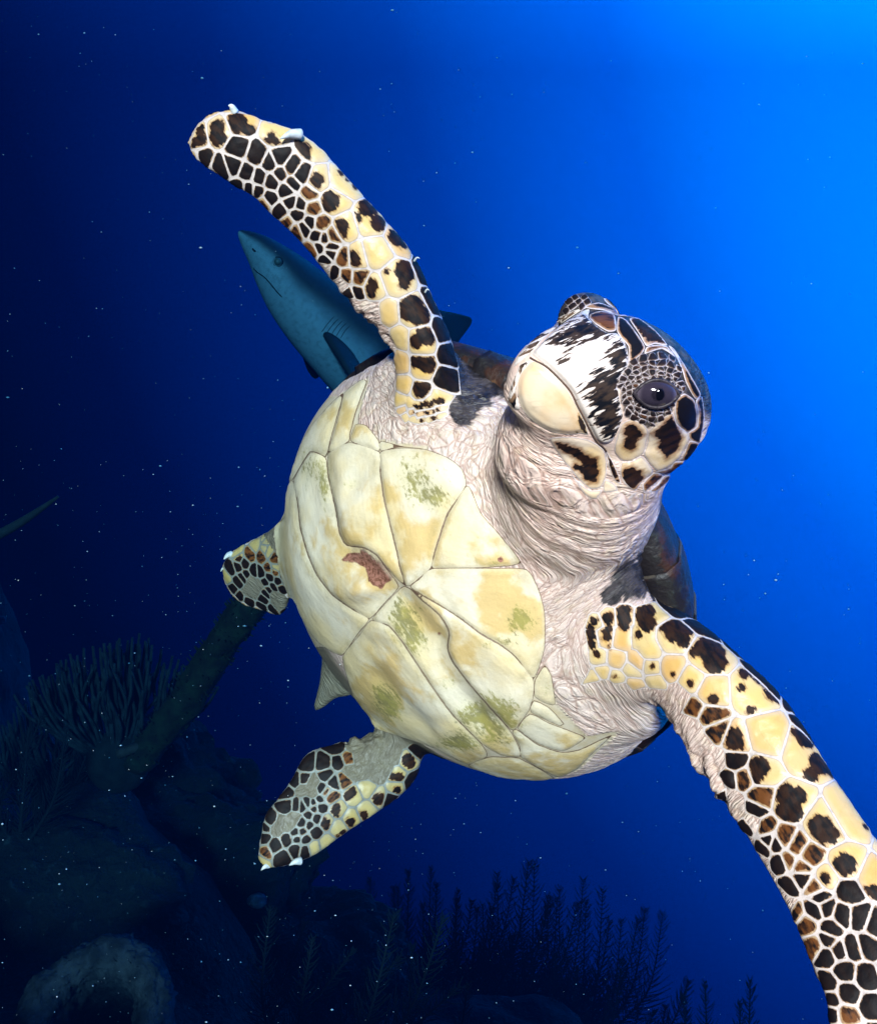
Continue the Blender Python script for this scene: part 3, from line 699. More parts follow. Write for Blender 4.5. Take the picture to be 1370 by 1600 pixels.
NULL_HR = [(400,530),(460,500),(470,560),(240,790),(290,800),(330,750),(200,820),(810,300),(860,200),(900,300),(850,400),(930,420),(780,210),(1000,200),(950,120),(1100,150),(1200,130),(1050,290),(1000,380),(740,400),(1280,190)]
SEED_HL = [(170,710,D),(265,870,D),(200,960,D),(120,820,N),(280,1050,D),(390,1120,D),(570,1080,D),(560,1190,D),(700,1220,D),(950,1320,D),(980,1150,D),(930,1190,D),(600,1010,D),(640,970,D),(360,790,D),(320,820,D),(260,680,D),(340,640,D),(460,740,D),(270,580,[(275,590,50)]),(250,500,N),
 (540,760,D),(600,880,D),(700,930,D),(400,540,M),(480,400,N),(600,300,N),(560,560,M),(700,600,M),(660,820,D),(760,880,D),(830,800,D),(720,730,M),(800,940,D),(870,900,D),(960,1010,D),(700,380,N),(750,480,N),(840,640,N),(600,460,N),(640,700,M)]
NULL_HL = [(430,930),(470,990),(390,1000),(520,920),(720,1050),(780,1100),(830,1140),(760,1180),(420,860)]
mL, mR, mHR, mHL = mids(FL), mids(FR), mids(HRf), mids(HLf)
n_sc = []
n_sc.append(limb_scales(SEED_L, NULL_L, cL, mL[6], mL[10], M_flip, {'f': path_near(mL, .062), 'd': depth_of(FL)}))
n_sc.append(limb_scales(SEED_R, NULL_R, cR, mR[6], mR[10], M_flip, {'f': path_near(mR, .075), 'd': depth_of(FR)}))
n_sc.append(limb_scales(SEED_HR, NULL_HR, cHR, mHR[3], mHR[6], M_hind_dim, {'f': path_near(mHR[2:], .055), 'd': depth_of(HRf)}, height=.001))
n_sc.append(limb_scales(SEED_HL, NULL_HL, cHL, mHL[3], mHL[5], M_hind_dim, {'f': path_near(mHL[3:], .05), 'd': depth_of(HLf)}, height=.001))
print('SCALES', n_sc, 'back', len(BACKS))
if BACKS:      # upper side of the limbs, turned away: one joined part
    bm = bmesh.new()
    for me_, mt in BACKS: bm.from_mesh(me_)
    me = bpy.data.meshes.new('upper_side_scales'); bm.to_mesh(me); bm.free()
    for me_, mt in BACKS: bpy.data.meshes.remove(me_)
    me.polygons.foreach_set('use_smooth', np.ones(len(me.polygons), bool))
    tag(tlink('upper_side_scales', me, M_flip, body_o), kind='stuff')

# ------------------------------------------------------------ traced patches (plastron and head) laid on the body surface
def dens_poly(poly, step):
    poly = np.array(poly, float); n = len(poly); out = []
    for i in range(n):                                     # closed, slightly rounded
        p0, p1, p2, p3 = poly[i - 1], poly[i], poly[(i + 1) % n], poly[(i + 2) % n]
        k = max(1, int(np.linalg.norm(p2 - p1) / step))
        for j in range(k):
            t = j / k; q = 0.5 * (2 * p1 + (p2 - p0) * t + (2 * p0 - 5 * p1 + 4 * p2 - p3) * t * t + (3 * p1 - p0 - 3 * p2 + p3) * t ** 3)
            out.append(q * .6 + (p1 + (p2 - p1) * t) * .4)
    return np.array(out)
def poly_patch(name, poly, mat, step=4.0, height=.001, base=.0006, edgew=.003, inset=0.0, blots=(), full=False, brown=0.0, stdir=None, attrs=None, parent=None, extra=None, depthmax=9, fallback=True):
    poly = np.array(poly, float)
    if inset:
        cen = poly.mean(0); poly = poly + (cen - poly) / np.maximum(np.linalg.norm(cen - poly, axis=1, keepdims=True), 1e-6) * inset
    B = dens_poly(poly, step); nb = len(B)
    x0, y0 = B.min(0); x1, y1 = B.max(0)
    gx = []
    r = 0; y = y0
    while y < y1:
        xs = np.arange(x0 + (step / 2 if r % 2 else 0), x1, step); gx.append(np.stack([xs, np.full(len(xs), y)], 1)); y += step * .866; r += 1
    Gp = np.concatenate(gx) if gx else np.zeros((0, 2)); 
    if len(Gp): Gp = Gp[inside(Gp, B)]; Gp = Gp[seg_dist(Gp, B) > step * .45] if len(Gp) else Gp
    pts = np.concatenate([B, Gp]) if len(Gp) else B
    r = delaunay_2d_cdt([Vector(p) for p in pts], [], [list(range(nb))], 1, 1e-4)
    V2 = np.array([(v.x, v.y) for v in r[0]]); F = [f for f in r[2]]
    loc = np.zeros((len(V2), 3)); nor = np.zeros((len(V2), 3)); ok = np.zeros(len(V2), bool)
    for i, (px, py) in enumerate(V2):
        h = hit(px, py, depthmax)
        if h[0] is not None: loc[i] = h[0]; nor[i] = h[1]; ok[i] = True
    if not ok.any(): return None
    med = np.median(loc[ok, 1])
    if not ok.all():
        oi = np.where(ok)[0]
        for i in np.where(~ok)[0]:
            j = oi[np.argmin(((V2[oi] - V2[i]) ** 2).sum(1))]
            h = BVH.find_nearest(P(V2[i][0], V2[i][1], loc[j][1])); loc[i] = h[0]; nor[i] = h[1]
    # smooth normals over the triangulation
    ed = set()
    for f in F:
        for a_, b_ in zip(f, f[1:] + f[:1]): ed.add((min(a_, b_), max(a_, b_)))
    ed = np.array(list(ed)); n = len(V2); dg = np.bincount(ed.ravel(), minlength=n).astype(float) + 1
    for _ in range(4):
        nor = (nor + np.stack([np.bincount(ed[:, 0], nor[ed[:, 1], k], n) + np.bincount(ed[:, 1], nor[ed[:, 0], k], n) for k in range(3)], 1)) / dg[:, None]
    nor /= np.linalg.norm(nor, axis=1, keepdims=True) + 1e-9
    isb = seg_dist(V2, B) < .05
    for _ in range(2):
        sm = (loc + np.stack([np.bincount(ed[:, 0], loc[ed[:, 1], k], n) + np.bincount(ed[:, 1], loc[ed[:, 0], k], n) for k in range(3)], 1)) / dg[:, None]
        loc = np.where(isb[:, None], loc, sm)
    dep = loc[:, 1] / FPX; e = seg_dist(V2, B) * dep; e[isb] = 0
    c = loc + nor * (base + height * sstep(0, edgew, e))[:, None]
    if extra is not None: c = c + nor * extra(V2, c, e)[:, None]
    me = mesh_from(c, [f[::-1] if np.dot(np.cross(c[f[1]] - c[f[0]], c[f[2]] - c[f[0]]), nor[f[0]]) < 0 else f for f in F], name)
    bl = np.full(n, -.02)
    for bp in blots: bl = np.maximum(bl, np.where(inside(V2, bp), 1, -1) * seg_dist(V2, bp) * dep)
    if full: bl = e - (.0011 if full is True else full)
    if stdir is None: stdir = ((0, 0), (1, 0))
    d0 = np.array(P(*stdir[0], .65)); d1 = np.array(P(*stdir[1], .65)); R = st_frame(d0, d1)
    set_attr(me, 'edge', e); set_attr(me, 'blot', bl); set_attr(me, 'brown', np.full(n, brown)); set_attr(me, 'rag', np.full(n, .3 if full else 1.0)); attrs = dict({'tone': lambda V: np.full(len(V), .25)}, **(attrs or {})); set_attr(me, 'st', c @ R.T, 'FLOAT_VECTOR')
    if attrs: 
        for k, fn in attrs.items(): set_attr(me, k, fn(V2))
    return tlink(name, me, mat, parent)

ALG = [(520,470,70,80,.9),(600,540,60,50,1),(300,495,40,25,.6),(900,975,60,55,1.1),(650,450,30,30,.4),(480,960,55,100,1.1),(530,1040,50,70,.95),(800,780,40,15,.7),(830,1060,80,24,.7),(780,1290,90,60,.9),(830,1360,80,80,1.0),
       (700,1330,60,40,.7),(430,1260,55,55,.95),(640,1200,35,28,.6),(680,1410,80,34,1.2),(150,440,45,70,.8),(208,490,20,90,1.0),(450,1310,60,50,.5),(930,1500,70,24,.5),(400,1220,35,70,.4),(620,1060,30,40,.4),(980,1320,30,20,.5),(985,1220,25,40,.4),(740,740,60,40,.3)]
def f_alg(V):
    a = np.zeros(len(V))
    for x, y, rx, ry, s in ALG:
        cx, cy = c3([(x, y)])[0]; a += s * np.exp(-((V[:, 0] - cx) / (rx * .4376)) ** 2 - ((V[:, 1] - cy) / (ry * .4376)) ** 2)
    return np.clip(a, 0, 1.2)
SCAR = c3([(255,768),(300,735),(345,725),(390,748),(430,790),(448,822),(405,865),(360,840),(345,790),(295,772)])
SPOTS = c3([(655, 675), (655, 730), (830, 760), (345, 345), (610, 1030)])
def f_scar(V):
    d = np.where(inside(V, SCAR), 1, -1) * seg_dist(V, SCAR); s = np.clip(.42 + d / 14, 0, .72)
    for (x, y), r in zip(SPOTS, (6, 5, 8, 3, 9)): s = np.maximum(s, np.clip(1.0 - np.hypot(V[:, 0] - x, V[:, 1] - y) / r, 0, .62))
    return s
f_tone = lambda V: vnoise(np.stack([V[:, 0] / 60, V[:, 1] / 60, 0 * V[:, 0]], 1), 9)
J = (490, 858)
S1 = [(470,790),(455,720),(430,620),(412,540),(400,450),(398,380)]
E4 = [(540,885),(600,920),(680,970),(760,1030),(830,1070),(880,1110),(945,1190)]
E5 = [(540,900),(610,960),(645,1020),(640,1080),(660,1130),(720,1210),(790,1290),(860,1370)]
E6 = [(430,1000),(480,1060),(540,1150),(600,1240),(660,1320),(760,1420)]
O_ = [(105,560),(115,650),(140,740),(175,820),(230,890),(300,940)]
SCUTES = [
 [(290,345),(398,380)] + S1[::-1][1:] + [J,(430,805),(390,750),(345,722),(280,712),(255,670),(240,580),(215,470),(213,385)],
 [(398,380),(470,365),(560,370),(640,400),(690,440),(705,500),(640,600),(605,700),(590,750),(580,795),(540,830),(505,858),J] + S1[:-1],
 [(705,500),(725,520),(760,600),(830,680),(900,775),(780,793),(640,795),(580,795),(590,750),(605,700),(640,600)],
 [(505,860),(540,830),(580,795),(780,793),(920,797),(960,860),(985,950),(985,1080),(945,1190)] + E4[::-1][1:],
 [(507,866)] + E4 + [(945,1250),(930,1300),(885,1365),(862,1370)] + E5[::-1][1:],
 [(470,864),J,(507,866)] + E5 + [(893,1430),(898,1468),(830,1462)] + E6[::-1] + [(370,976)],
 [(366,980)] + E6 + [(780,1465),(710,1495),(600,1440),(520,1412),(372,1362),(318,1290),(285,1200),(264,1110),(322,1034)],
 [(712,1497),(782,1467),(832,1466),(898,1472),(1020,1545),(920,1570),(850,1565),(780,1540)],
 [(902,1470),(895,1430),(868,1378),(885,1368),(960,1422),(1045,1450),(1110,1440),(1190,1402),(1225,1390),(1160,1450),(1100,1510),(1030,1540)],
 [(932,1312),(1000,1345),(1080,1375),(1130,1400),(1050,1447),(960,1420),(888,1366)],
 [(945,1265),(1000,1290),(1055,1350),(1040,1358),(935,1308)],
 [(985,1140),(1010,1180),(1022,1280),(985,1275),(947,1250),(950,1190)],
 [(90,482),(150,382),(205,400),(215,470),(240,580),(255,670),(280,712),(345,722),(390,750),(430,805),(466,860),(415,920),(362,975)] + O_[::-1],
 [(58,492),(90,484)] + O_ + [(360,976),(318,1032),(262,1106),(180,1062),(95,950),(40,810),(20,680),(25,600)],
 [(88,478),(58,488),(100,380),(150,290),(210,220),(268,170),(245,260),(225,330),(213,383),(205,398),(150,380)],
 [(272,168),(330,122),(352,128),(330,190),(310,250),(292,320),(288,343),(215,383),(227,330),(247,260)],
 [(292,340),(310,282),(350,285),(395,340),(397,378),(340,361)],
 [(399,340),(480,360),(555,368),(470,363),(400,377)]]
def scute_extra(V, c, e): return .0006 * vnoise(c * 70, 4) * sstep(0, .004, e)
for pl in SCUTES:
    poly_patch('plastron_scute', c3(pl), M_plast, step=4.2, height=.0016, base=.0004, edgew=.0035, inset=.2, stdir=((0, 0), (56, 83)), attrs={'alg': f_alg, 'scar': f_scar, 'tone': f_tone}, extra=scute_extra)

# head
def hp(name, poly, mat, **k):
    k.setdefault('step', 2.8); k.setdefault('height', .0009); k.setdefault('edgew', .0018); k.setdefault('base', .0005); k.setdefault('inset', .5); k.setdefault('depthmax', .78); k.setdefault('parent', body_o)
    if 'blots' in k: k['blots'] = [c1(b) for b in k['blots']]
    return poly_patch(name, c1(poly), mat, **k)
STB = ((0, 0), (89, -45))
beak = hp('upper_beak', [(285,485),(270,470),(330,400),(440,300),(560,220),(610,205),(605,255),(660,310),(720,345),(775,350),(820,400),(840,470),(840,540),(800,600),(780,660),(790,740),(810,830),(790,900),(760,960),(740,990),(690,1000),(650,970),(600,880),(545,780),(500,690),(440,620),(360,545)], M_beak,
   height=.0028, edgew=.003, stdir=STB, brown=.15, blots=[[(370,430),(400,380),(480,330),(600,270),(660,310),(720,350),(770,355),(700,380),(620,400),(560,430),(500,470),(450,520),(480,470),(520,440),(420,440)],
   [(830,400),(835,470),(838,540),(800,600),(775,660),(785,750),(805,830),(785,900),(755,950),(700,950),(690,900),(640,880),(620,820),(660,800),(600,780),(570,720),(600,680),(580,640),(640,590),(700,560),(740,520),(700,490),(760,440)]])
hp('lower_beak', [(282,512),(350,550),(438,628),(488,692),(538,782),(588,880),(605,945),(560,938),(480,946),(400,932),(330,902),(250,842),(205,782),(187,700),(192,620),(222,560)], M_jaw, height=.0016, edgew=.004, attrs={'tone': lambda V: .45 + .5 * fbm(np.stack([V[:, 0] / 26, V[:, 1] / 26, 0 * V[:, 0]], 1), 3, 81)},
   blots=[[(545,820),(575,860),(600,940),(588,942),(560,905),(540,860)], [(530,915),(545,920),(545,945),(528,940)]])
hp('beak_side', [(205,530),(262,508),(235,548),(195,605),(180,700),(202,792),(165,792),(130,745),(145,660),(178,580)], M_beak, blots=[[(175,640),(160,720),(190,790),(130,790),(110,720),(140,620)], [(205,525),(265,505),(230,540),(200,560)]], brown=.8, stdir=((0, 0), (-20, 100)))
hp('beak_side', [(268,462),(330,394),(440,294),(560,213),(596,196),(520,212),(430,252),(330,322),(250,402),(185,490),(165,545),(205,520)], M_beak, blots=[[(250,470),(400,320),(560,220),(420,250),(300,330),(200,450)]], brown=.5, stdir=STB)
mp = []
for x, y in catmull([(262,494),(300,515),(360,547),(440,622),(500,690),(545,780),(600,885),(650,975),(690,1012),(712,1040)], 4):
    hh = hit(*c1([(x, y)])[0], .78)
    if hh[0] is not None: mp.append(np.array(hh[0]) + np.array(hh[1]) * .0010)
V, F = tube(mp, [.0005] * len(mp), n=8, k=1); tlink('mouth_line', mesh_from(V, F, 'mouth_line'), simple('mouth_line', (.16, .10, .07), .6), body_o)
HEAD = [
 ([(375,965),(500,955),(600,970),(660,1000),(700,1040),(715,1120),(710,1200),(680,1260),(620,1270),(560,1230),(500,1160),(440,1080)], [[(410,985),(480,1000),(560,1030),(590,1060),(650,1080),(670,1160),(650,1220),(600,1225),(560,1170),(510,1140),(520,1110),(570,1130),(560,1090),(480,1050),(430,1020)]]),
 ([(700,1030),(725,1060),(775,1160),(800,1240),(760,1220),(722,1130)], [[(705,1035),(725,1065),(770,1165),(785,1225),(760,1210),(722,1120)]]),
 ([(800,880),(860,850),(930,880),(960,920),(950,990),(930,1060),(860,1100),(800,1100),(760,1050),(760,1000),(780,930)], [[(830,880),(870,875),(910,910),(930,940),(890,970),(880,1020),(850,1035),(815,1010),(820,950),(805,920)]]),
 ([(962,920),(1030,860),(1100,812),(1130,880),(1190,935),(1200,980),(1150,1080),(1080,1140),(1010,1160),(932,1068),(952,990)], [[(1095,830),(1130,900),(1150,960),(1120,1040),(1060,1080),(1010,1010),(1030,970),(980,940),(1040,880)]]),
 ([(800,1110),(860,1102),(925,1072),(990,1165),(930,1220),(880,1280),(820,1240),(790,1180)], [[(808,1150),(860,1130),(920,1160),(920,1210),(880,1260),(830,1260),(805,1210)]]),
 ([(1120,740),(1170,700),(1230,740),(1250,820),(1240,900),(1190,935),(1130,880),(1112,810)], 1),
 ([(780,250),(830,270),(900,360),(940,430),(920,470),(860,520),(845,520),(840,430),(800,380),(772,335)], 1),
 ([(615,235),(680,215),(760,240),(770,330),(720,340),(650,300),(610,260)], 2),
 ([(570,190),(660,165),(740,190),(800,230),(890,250),(780,245),(690,213),(612,203)], 1),
 ([(690,140),(730,130),(850,200),(890,248),(800,222),(720,178)], 1),
 ([(845,262),(900,258),(1000,330),(1072,420),(1000,412),(945,425),(900,350)], [[(850,265),(900,262),(1000,340),(1060,410),(1000,400),(950,400),(905,345)]]),
 ([(945,430),(1000,415),(1070,425),(1120,490),(1040,440),(935,470)], 3),
 ([(1075,420),(1110,440),(1200,580),(1270,710),(1235,735),(1180,640),(1155,560),(1120,485)], 1),
 ([(1252,820),(1238,742),(1275,715),(1292,850),(1262,995),(1203,978),(1193,938),(1243,900)], 1),
 ([(1203,983),(1260,1000),(1205,1105),(1115,1098),(1155,1080)], 1),
 ([(995,1165),(1080,1143),(1112,1102),(1195,1110),(1130,1180),(1055,1182)], 2),
 ([(922,1238),(990,1170),(1050,1185),(1000,1240),(932,1288)], 2),
 ([(1055,1188),(1115,1188),(1015,1280),(955,1288),(1005,1242)], 2),
 ([(835,1330),(860,1300),(890,1285),(880,1310)], 1),
 ([(500,1180),(560,1240),(620,1278),(690,1275),(650,1330),(580,1300)], 0), ([(700,1210),(760,1235),(780,1280),(700,1290),(690,1270)], 0)]
for pl, b in HEAD:
    if isinstance(b, list): hp('head_scale', pl, M_head, blots=b, brown=.10, stdir=STB)
    elif b == 1: hp('head_scale', pl, M_head, full=True)
    elif b == 2: hp('head_scale', pl, M_head, full=True, brown=.7)
    elif b == 3: hp('head_scale', pl, M_head, full=True, brown=1.0)
    else: hp('head_scale', pl, M_head)
# rings of small scales round the eye
EC = np.array(c1([(1008, 702)])[0]); ERX, ERY, EAN = 31.5, 20.0, math.radians(2)
def eye_xy(r, t):
    x, y = math.cos(t) * (ERX * r), math.sin(t) * (ERY * (1 + (r - 1) * 1.5)); return (EC[0] + x * math.cos(EAN) - y * math.sin(EAN), EC[1] + x * math.sin(EAN) + y * math.cos(EAN))
rings = [1.04, 1.26, 1.5, 1.76, 2.05, 2.4]
for k in range(len(rings) - 1):
    nn = 20 + 2 * k
    for j in range(nn):
        t0, t1 = [2 * math.pi * (j + (k % 2) * .5 + q) / nn for q in (0, 1)]; jr = lambda t, k_: .05 * math.sin(5 * t + 2 * k_) + .04 * math.sin(11 * t + k_); ja = lambda t, k_: .05 * math.sin(7 * t + 3 * k_)
        q_ = lambda t, k_: eye_xy(rings[k_] + (jr(t, k_) if k_ else 0), t + ja(t, k_))
        poly = [q_(t0, k), q_(t1, k), q_((t0 * .3 + t1 * .7), k + 1), q_(t0 * .9 + t1 * .1, k + 1)]
        cen = np.mean(poly, 0)[None]
        if not inside(cen, EYE_REG)[0]: continue
        poly_patch('eyelid_scale', poly, M_lidsc, step=2.2, height=.0010, base=.0006, edgew=.0010, inset=.25, full=.0003, brown=.15 if (j * 7 + k * 3) % 11 else .9, depthmax=.78, parent=body_o)
# net of small scales on the far brow
FAR = c1([(300,400),(330,280),(360,160),(430,60),(590,-20),(720,90),(720,140),(640,160),(560,195),(470,260),(400,310)])
lat = {}
for i in range(-6, 16):
    for j in range(-6, 16):
        x = 540 + (i - 5) * 42 * .80 + (j - 5) * 34 * .6 + random.uniform(-5, 5); y = 190 - (i - 5) * 42 * .6 + (j - 5) * 34 * .8 + random.uniform(-5, 5); lat[i, j] = c1([(x, y)])[0]
for i in range(-6, 15):
    for j in range(-6, 15):
        poly = [lat[i, j], lat[i + 1, j], lat[i + 1, j + 1], lat[i, j + 1]]; cen = np.mean(poly, 0)[None]
        if inside(cen, FAR)[0] and all(hit(*q_, .78)[0] is not None for q_ in poly):
            poly_patch('brow_scale', poly, M_lidsc, step=2.2, height=.0010, base=.0006, edgew=.0010, inset=.2, full=.0003, brown=1.0 if cen[0][0] > 920 else .1, depthmax=.78, parent=body_o)
# eye
h = hit(EC[0], EC[1]); en = np.zeros(3)
for t in range(12):
    q = hit(*eye_xy(1.0, t * math.pi / 6))
    if q[1] is not None: en += np.array(q[1])
en /= np.linalg.norm(en); view = np.array(h[0]) / np.linalg.norm(np.array(h[0]))
en = en * .7 - view * .3; en /= np.linalg.norm(en)
dep = h[0].y / FPX; ex = np.array([math.cos(EAN), 0, -math.sin(EAN)]); ex -= en * (ex @ en); ex /= np.linalg.norm(ex); ey = np.cross(en, ex)
def eye_mat():
    m, nt, b = mat_new('eye_ball'); g = G(nt); rr = g.attr('rad'); st = g.attr('st', True)
    n = g.noise(g.vscale(st, (6, 60, 1)), 1.0, 3)
    col = g.mix(g.ramp(rr, .30, .48), (.006, .005, .008), (.030, .024, .038)); col = g.mix(g.math('MULTIPLY', g.ramp(n, .4, .7), .6), col, (.060, .050, .072)); col = g.mix(g.ramp(rr, .80, 1.15), col, (.12, .10, .13))
    nt.links.new(col, b.inputs['Base Color']); b.inputs['Roughness'].default_value = .08; b.inputs['Specular IOR Level'].default_value = .6
    b.inputs['Coat Weight'].default_value = .25; b.inputs['Coat Roughness'].default_value = .03
    return m
def almond(u): return max(0.0, 1 - abs(u) ** 2.2)
V = []; F = []; nu, nv = 40, 20; UU = []
for i in range(nu + 1):
    u = -1 + 2 * i / nu
    for j in range(nv + 1):
        v = (-1 + 2 * j / nv) * almond(u); V.append(np.array(h[0]) + ex * u * ERX * dep * 1.10 + ey * v * ERY * dep * 1.08 + en * (.0004 + .0058 * max(0, 1 - (u * u + v * v)) ** .6)); UU.append((u, v))
for i in range(nu):
    for j in range(nv): a_ = i * (nv + 1) + j; F.append((a_, a_ + 1, a_ + nv + 2, a_ + nv + 1))
V = np.array(V); me = mesh_from(V, F, 'eye'); u, v = np.array(UU).T; u = u * 1.25; v = v * .80
set_attr(me, 'rad', np.hypot(u, v)); set_attr(me, 'st', np.stack([np.hypot(u, v), np.arctan2(v, u), 0 * u], 1), 'FLOAT_VECTOR')
eye_o = tlink('eye', me, eye_mat(), body_o)
pc = np.array(h[0]) + ex * (2 * dep) + en * .0048
V, F = ellipsoid(pc, [en * .0016, ex * 10.5 * dep, ey * 10.5 * dep], 12)
M_pupil = simple('pupil', (.004, .004, .006), .05, (.003, .003, .005), 50, spec=.7)
tlink('pupil', mesh_from(V, F, 'pupil'), M_pupil, eye_o)
lid = []
for t in np.linspace(0, 2 * np.pi, 61):
    u_ = math.cos(t); v_ = math.copysign(almond(u_), math.sin(t)); lid.append(np.array(h[0]) + en * .0020 + ex * u_ * ERX * dep * 1.10 + ey * v_ * ERY * dep * 1.08)
M_lid = simple('eyelid_skin', (.045, .036, .045), .45, (.015, .012, .015), 300, .001)
V, F = tube(lid, [.0013] * 61, n=8, k=1); tlink('eyelid', mesh_from(V, F, 'eyelid'), M_lid, eye_o)

# ------------------------------------------------------------ carapace
CAR_OFF, CAR_G = -.024, 1.0
V, F = lens(.018, .115, CAR_G * .985, pp=2.0, off=CAR_OFF, nt=120, nr=30)
me = mesh_from(V, F, 'carapace'); q = (V - CB); set_attr(me, 'edge', np.full(len(V), .02)); set_attr(me, 'st', np.stack([q @ XB, q @ YB, q @ NB], 1), 'FLOAT_VECTOR')
car = tlink('carapace', me, M_shell)
NM = 25
for k in range(NM):      # marginal scutes, overlapping like roof tiles
    t = np.linspace(2 * np.pi * k / NM, 2 * np.pi * (k + 1.10) / NM, 13); V = []; E = []
    for a_, th_ in enumerate(t):
        w = a_ / 12; ox, oy = body_outline(np.array([th_])); o2 = CB + XB * ox[0] + YB * oy[0]
        out = (XB * ox[0] + YB * oy[0]); out = out / np.linalg.norm(out)
        lift = .0025 + .003 * w
        ctr = CB + NB * CAR_OFF
        for b_, (f_, z_) in enumerate([(.86, -.052), (.93, -.036), (.985, -.016), (1.012 + .012 * w, -.003), (1.006 + .012 * w, .004), (.96, .010), (.88, .013)]):
            V.append(ctr + (o2 - CB) * f_ + NB * (z_ + (lift if b_ > 3 else -lift)))
            E.append(min(w, 1 - w) * .055 if b_ not in (3, 4) else .006)
    F = [(i * 7 + j, (i + 1) * 7 + j, (i + 1) * 7 + j + 1, i * 7 + j + 1) for i in range(12) for j in range(6)]
    V = np.array(V); me = mesh_from(V, F, 'marginal_scute'); q = V - CB; ang = np.arctan2(q @ YB, q @ XB)
    set_attr(me, 'edge', np.array(E)); set_attr(me, 'st', np.stack([ang * .9 + k, np.linalg.norm(q, axis=1) * 1.0, q @ NB], 1), 'FLOAT_VECTOR')
    o = tlink('marginal_scute', me, M_shell, car); md = o.modifiers.new('thick', 'SOLIDIFY'); md.thickness = .002
# ------------------------------------------------------------ claws
def claw(px, py, d, tx, ty, td, r):
    a_, b_ = np.array(P(px, py, d)), np.array(P(tx, ty, td)); m_ = (a_ + b_) / 2 + np.array([0, -.001, .0015])
    V, F = tube([a_, m_, b_], [r, r * .7, r * .12], n=10, k=4); tlink('claw', mesh_from(V, F, 'claw'), M_claw, body_o)
claw(470, 210, .722, 438, 217, .715, .0042); claw(368, 176, .722, 357, 165, .718, .0030)
claw(362, 866, 1.095, 350, 874, 1.09, .004); claw(470, 1345, .945, 452, 1352, .94, .004); claw(420, 1352, .945, 408, 1360, .94, .003); claw(352, 888, 1.11, 345, 893, 1.10, .002)
claw(647, 408, .745, 656, 404, .742, .0009); claw(664, 457, .75, 671, 454, .746, .0009)
# ================================================================== shark
SKF = 1.2
def loft_px(sec, k=5, n=28, dors=(0.62, 0.22, 0.75)):
    """rows: px, py, depth, half height px (dorso-ventral), half width px (towards the camera)"""
    s = catmull([(r[0], r[1], r[2] * SKF, r[3], r[4]) for r in sec], k); C = np.array([P(r[0], r[1], r[2]) for r in s]); T = np.gradient(C, axis=0); T /= np.linalg.norm(T, axis=1, keepdims=True)
    U = np.array(dors) - T * (T @ np.array(dors))[:, None]; U /= np.linalg.norm(U, axis=1, keepdims=True); W = np.cross(T, U)
    W *= np.where(W[:, 1:2] > 0, -1, 1)
    th = np.linspace(0, 2 * np.pi, n, endpoint=False); R = []; A = []
    for i in range(len(s)):
        q = s[i][2] / FPX
        R.append(C[i] + np.sin(th)[:, None] * U[i] * s[i][3] * q * np.where(np.sin(th) < 0, .92, 1.0)[:, None] + (np.cos(th) * (1 + .10 * np.sin(th)))[:, None] * W[i] * s[i][4] * q)
        A.append(np.sin(th))
    V, F = loft(R); return V, F, np.concatenate(A), (C, T, U, W, s)
def shark_mat():
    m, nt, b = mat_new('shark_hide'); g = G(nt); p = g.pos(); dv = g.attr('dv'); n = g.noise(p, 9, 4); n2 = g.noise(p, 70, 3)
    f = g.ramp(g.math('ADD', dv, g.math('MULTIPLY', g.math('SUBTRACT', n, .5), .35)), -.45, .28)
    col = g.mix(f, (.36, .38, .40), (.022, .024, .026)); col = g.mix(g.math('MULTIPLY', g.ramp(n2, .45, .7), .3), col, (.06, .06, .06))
    nt.links.new(col, b.inputs['Base Color']); b.inputs['Roughness'].default_value = .55
    nt.links.new(g.bump(n2, .25, .004), b.inputs['Normal']); return m
M_shark = shark_mat(); M_sdark = simple('shark_slit', (.012, .012, .013), .7); M_sfin = simple('shark_fin', (.026, .027, .027), .6, (.020, .020, .020), 20)
SK = [(374, 362, 2.48, 2, 2), (378, 366, 2.48, 8, 9), (390, 377, 2.49, 17, 20), (412, 399, 2.50, 30, 33), (438, 430, 2.52, 45, 43), (466, 464, 2.55, 56, 50), (502, 500, 2.58, 66, 56), (550, 543, 2.62, 76, 62), (606, 596, 2.68, 82, 66), (670, 664, 2.75, 70, 64),
      (750, 730, 2.84, 58, 54), (820, 785, 2.93, 42, 40), (880, 830, 3.02, 25, 26), (925, 862, 3.1, 14, 15), (950, 880, 3.14, 5, 5)]
V, F, A, (SC, ST, SU, SW, SS) = loft_px(SK)
shark = empty('reef_shark', tuple(P(600, 602, 3.2))); tag(shark, 'dim grey reef shark swimming behind the turtle with its snout pointing up', 'shark')
SINV = Matrix.Translation(-P(600, 602, 3.2))
def slink(name, me, mat, parent=None):
    o = link(name, me, mat); o.parent = parent or shark
    if parent is None: o.matrix_parent_inverse = SINV
    return o
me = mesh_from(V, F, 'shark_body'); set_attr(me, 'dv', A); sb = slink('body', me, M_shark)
SB = BVHTree.FromPolygons([tuple(v) for v in V], [list(f) for f in F])
c6 = lambda x, y: (340 + x * .3066, 320 + y * .3066)
def on_shark(px, py):
    h = SB.ray_cast(O0, ray(px, py), 9); return h
def slit(name, pts, r, lift=.0):
    L = []
    for x, y in catmull(pts, 4):
        h = on_shark(*c6(x, y))
        if h[0] is not None: L.append(np.array(h[0]) + np.array(h[1]) * lift)
    if len(L) > 3:
        rr = [r * .3] + [r] * (len(L) - 2) + [r * .3]; V, F = tube(L, rr, n=8, k=1); slink(name, mesh_from(V, F, name), M_sdark, sb)
slit('mouth', [(182, 322), (205, 345), (238, 368), (268, 400), (300, 440), (330, 472)], .0020)
for k in range(5): slit('gill_slit', [(530 + k * 24, 650 + k * 8), (562 + k * 22, 605 + k * 9), (596 + k * 20, 568 + k * 12)], .0011)
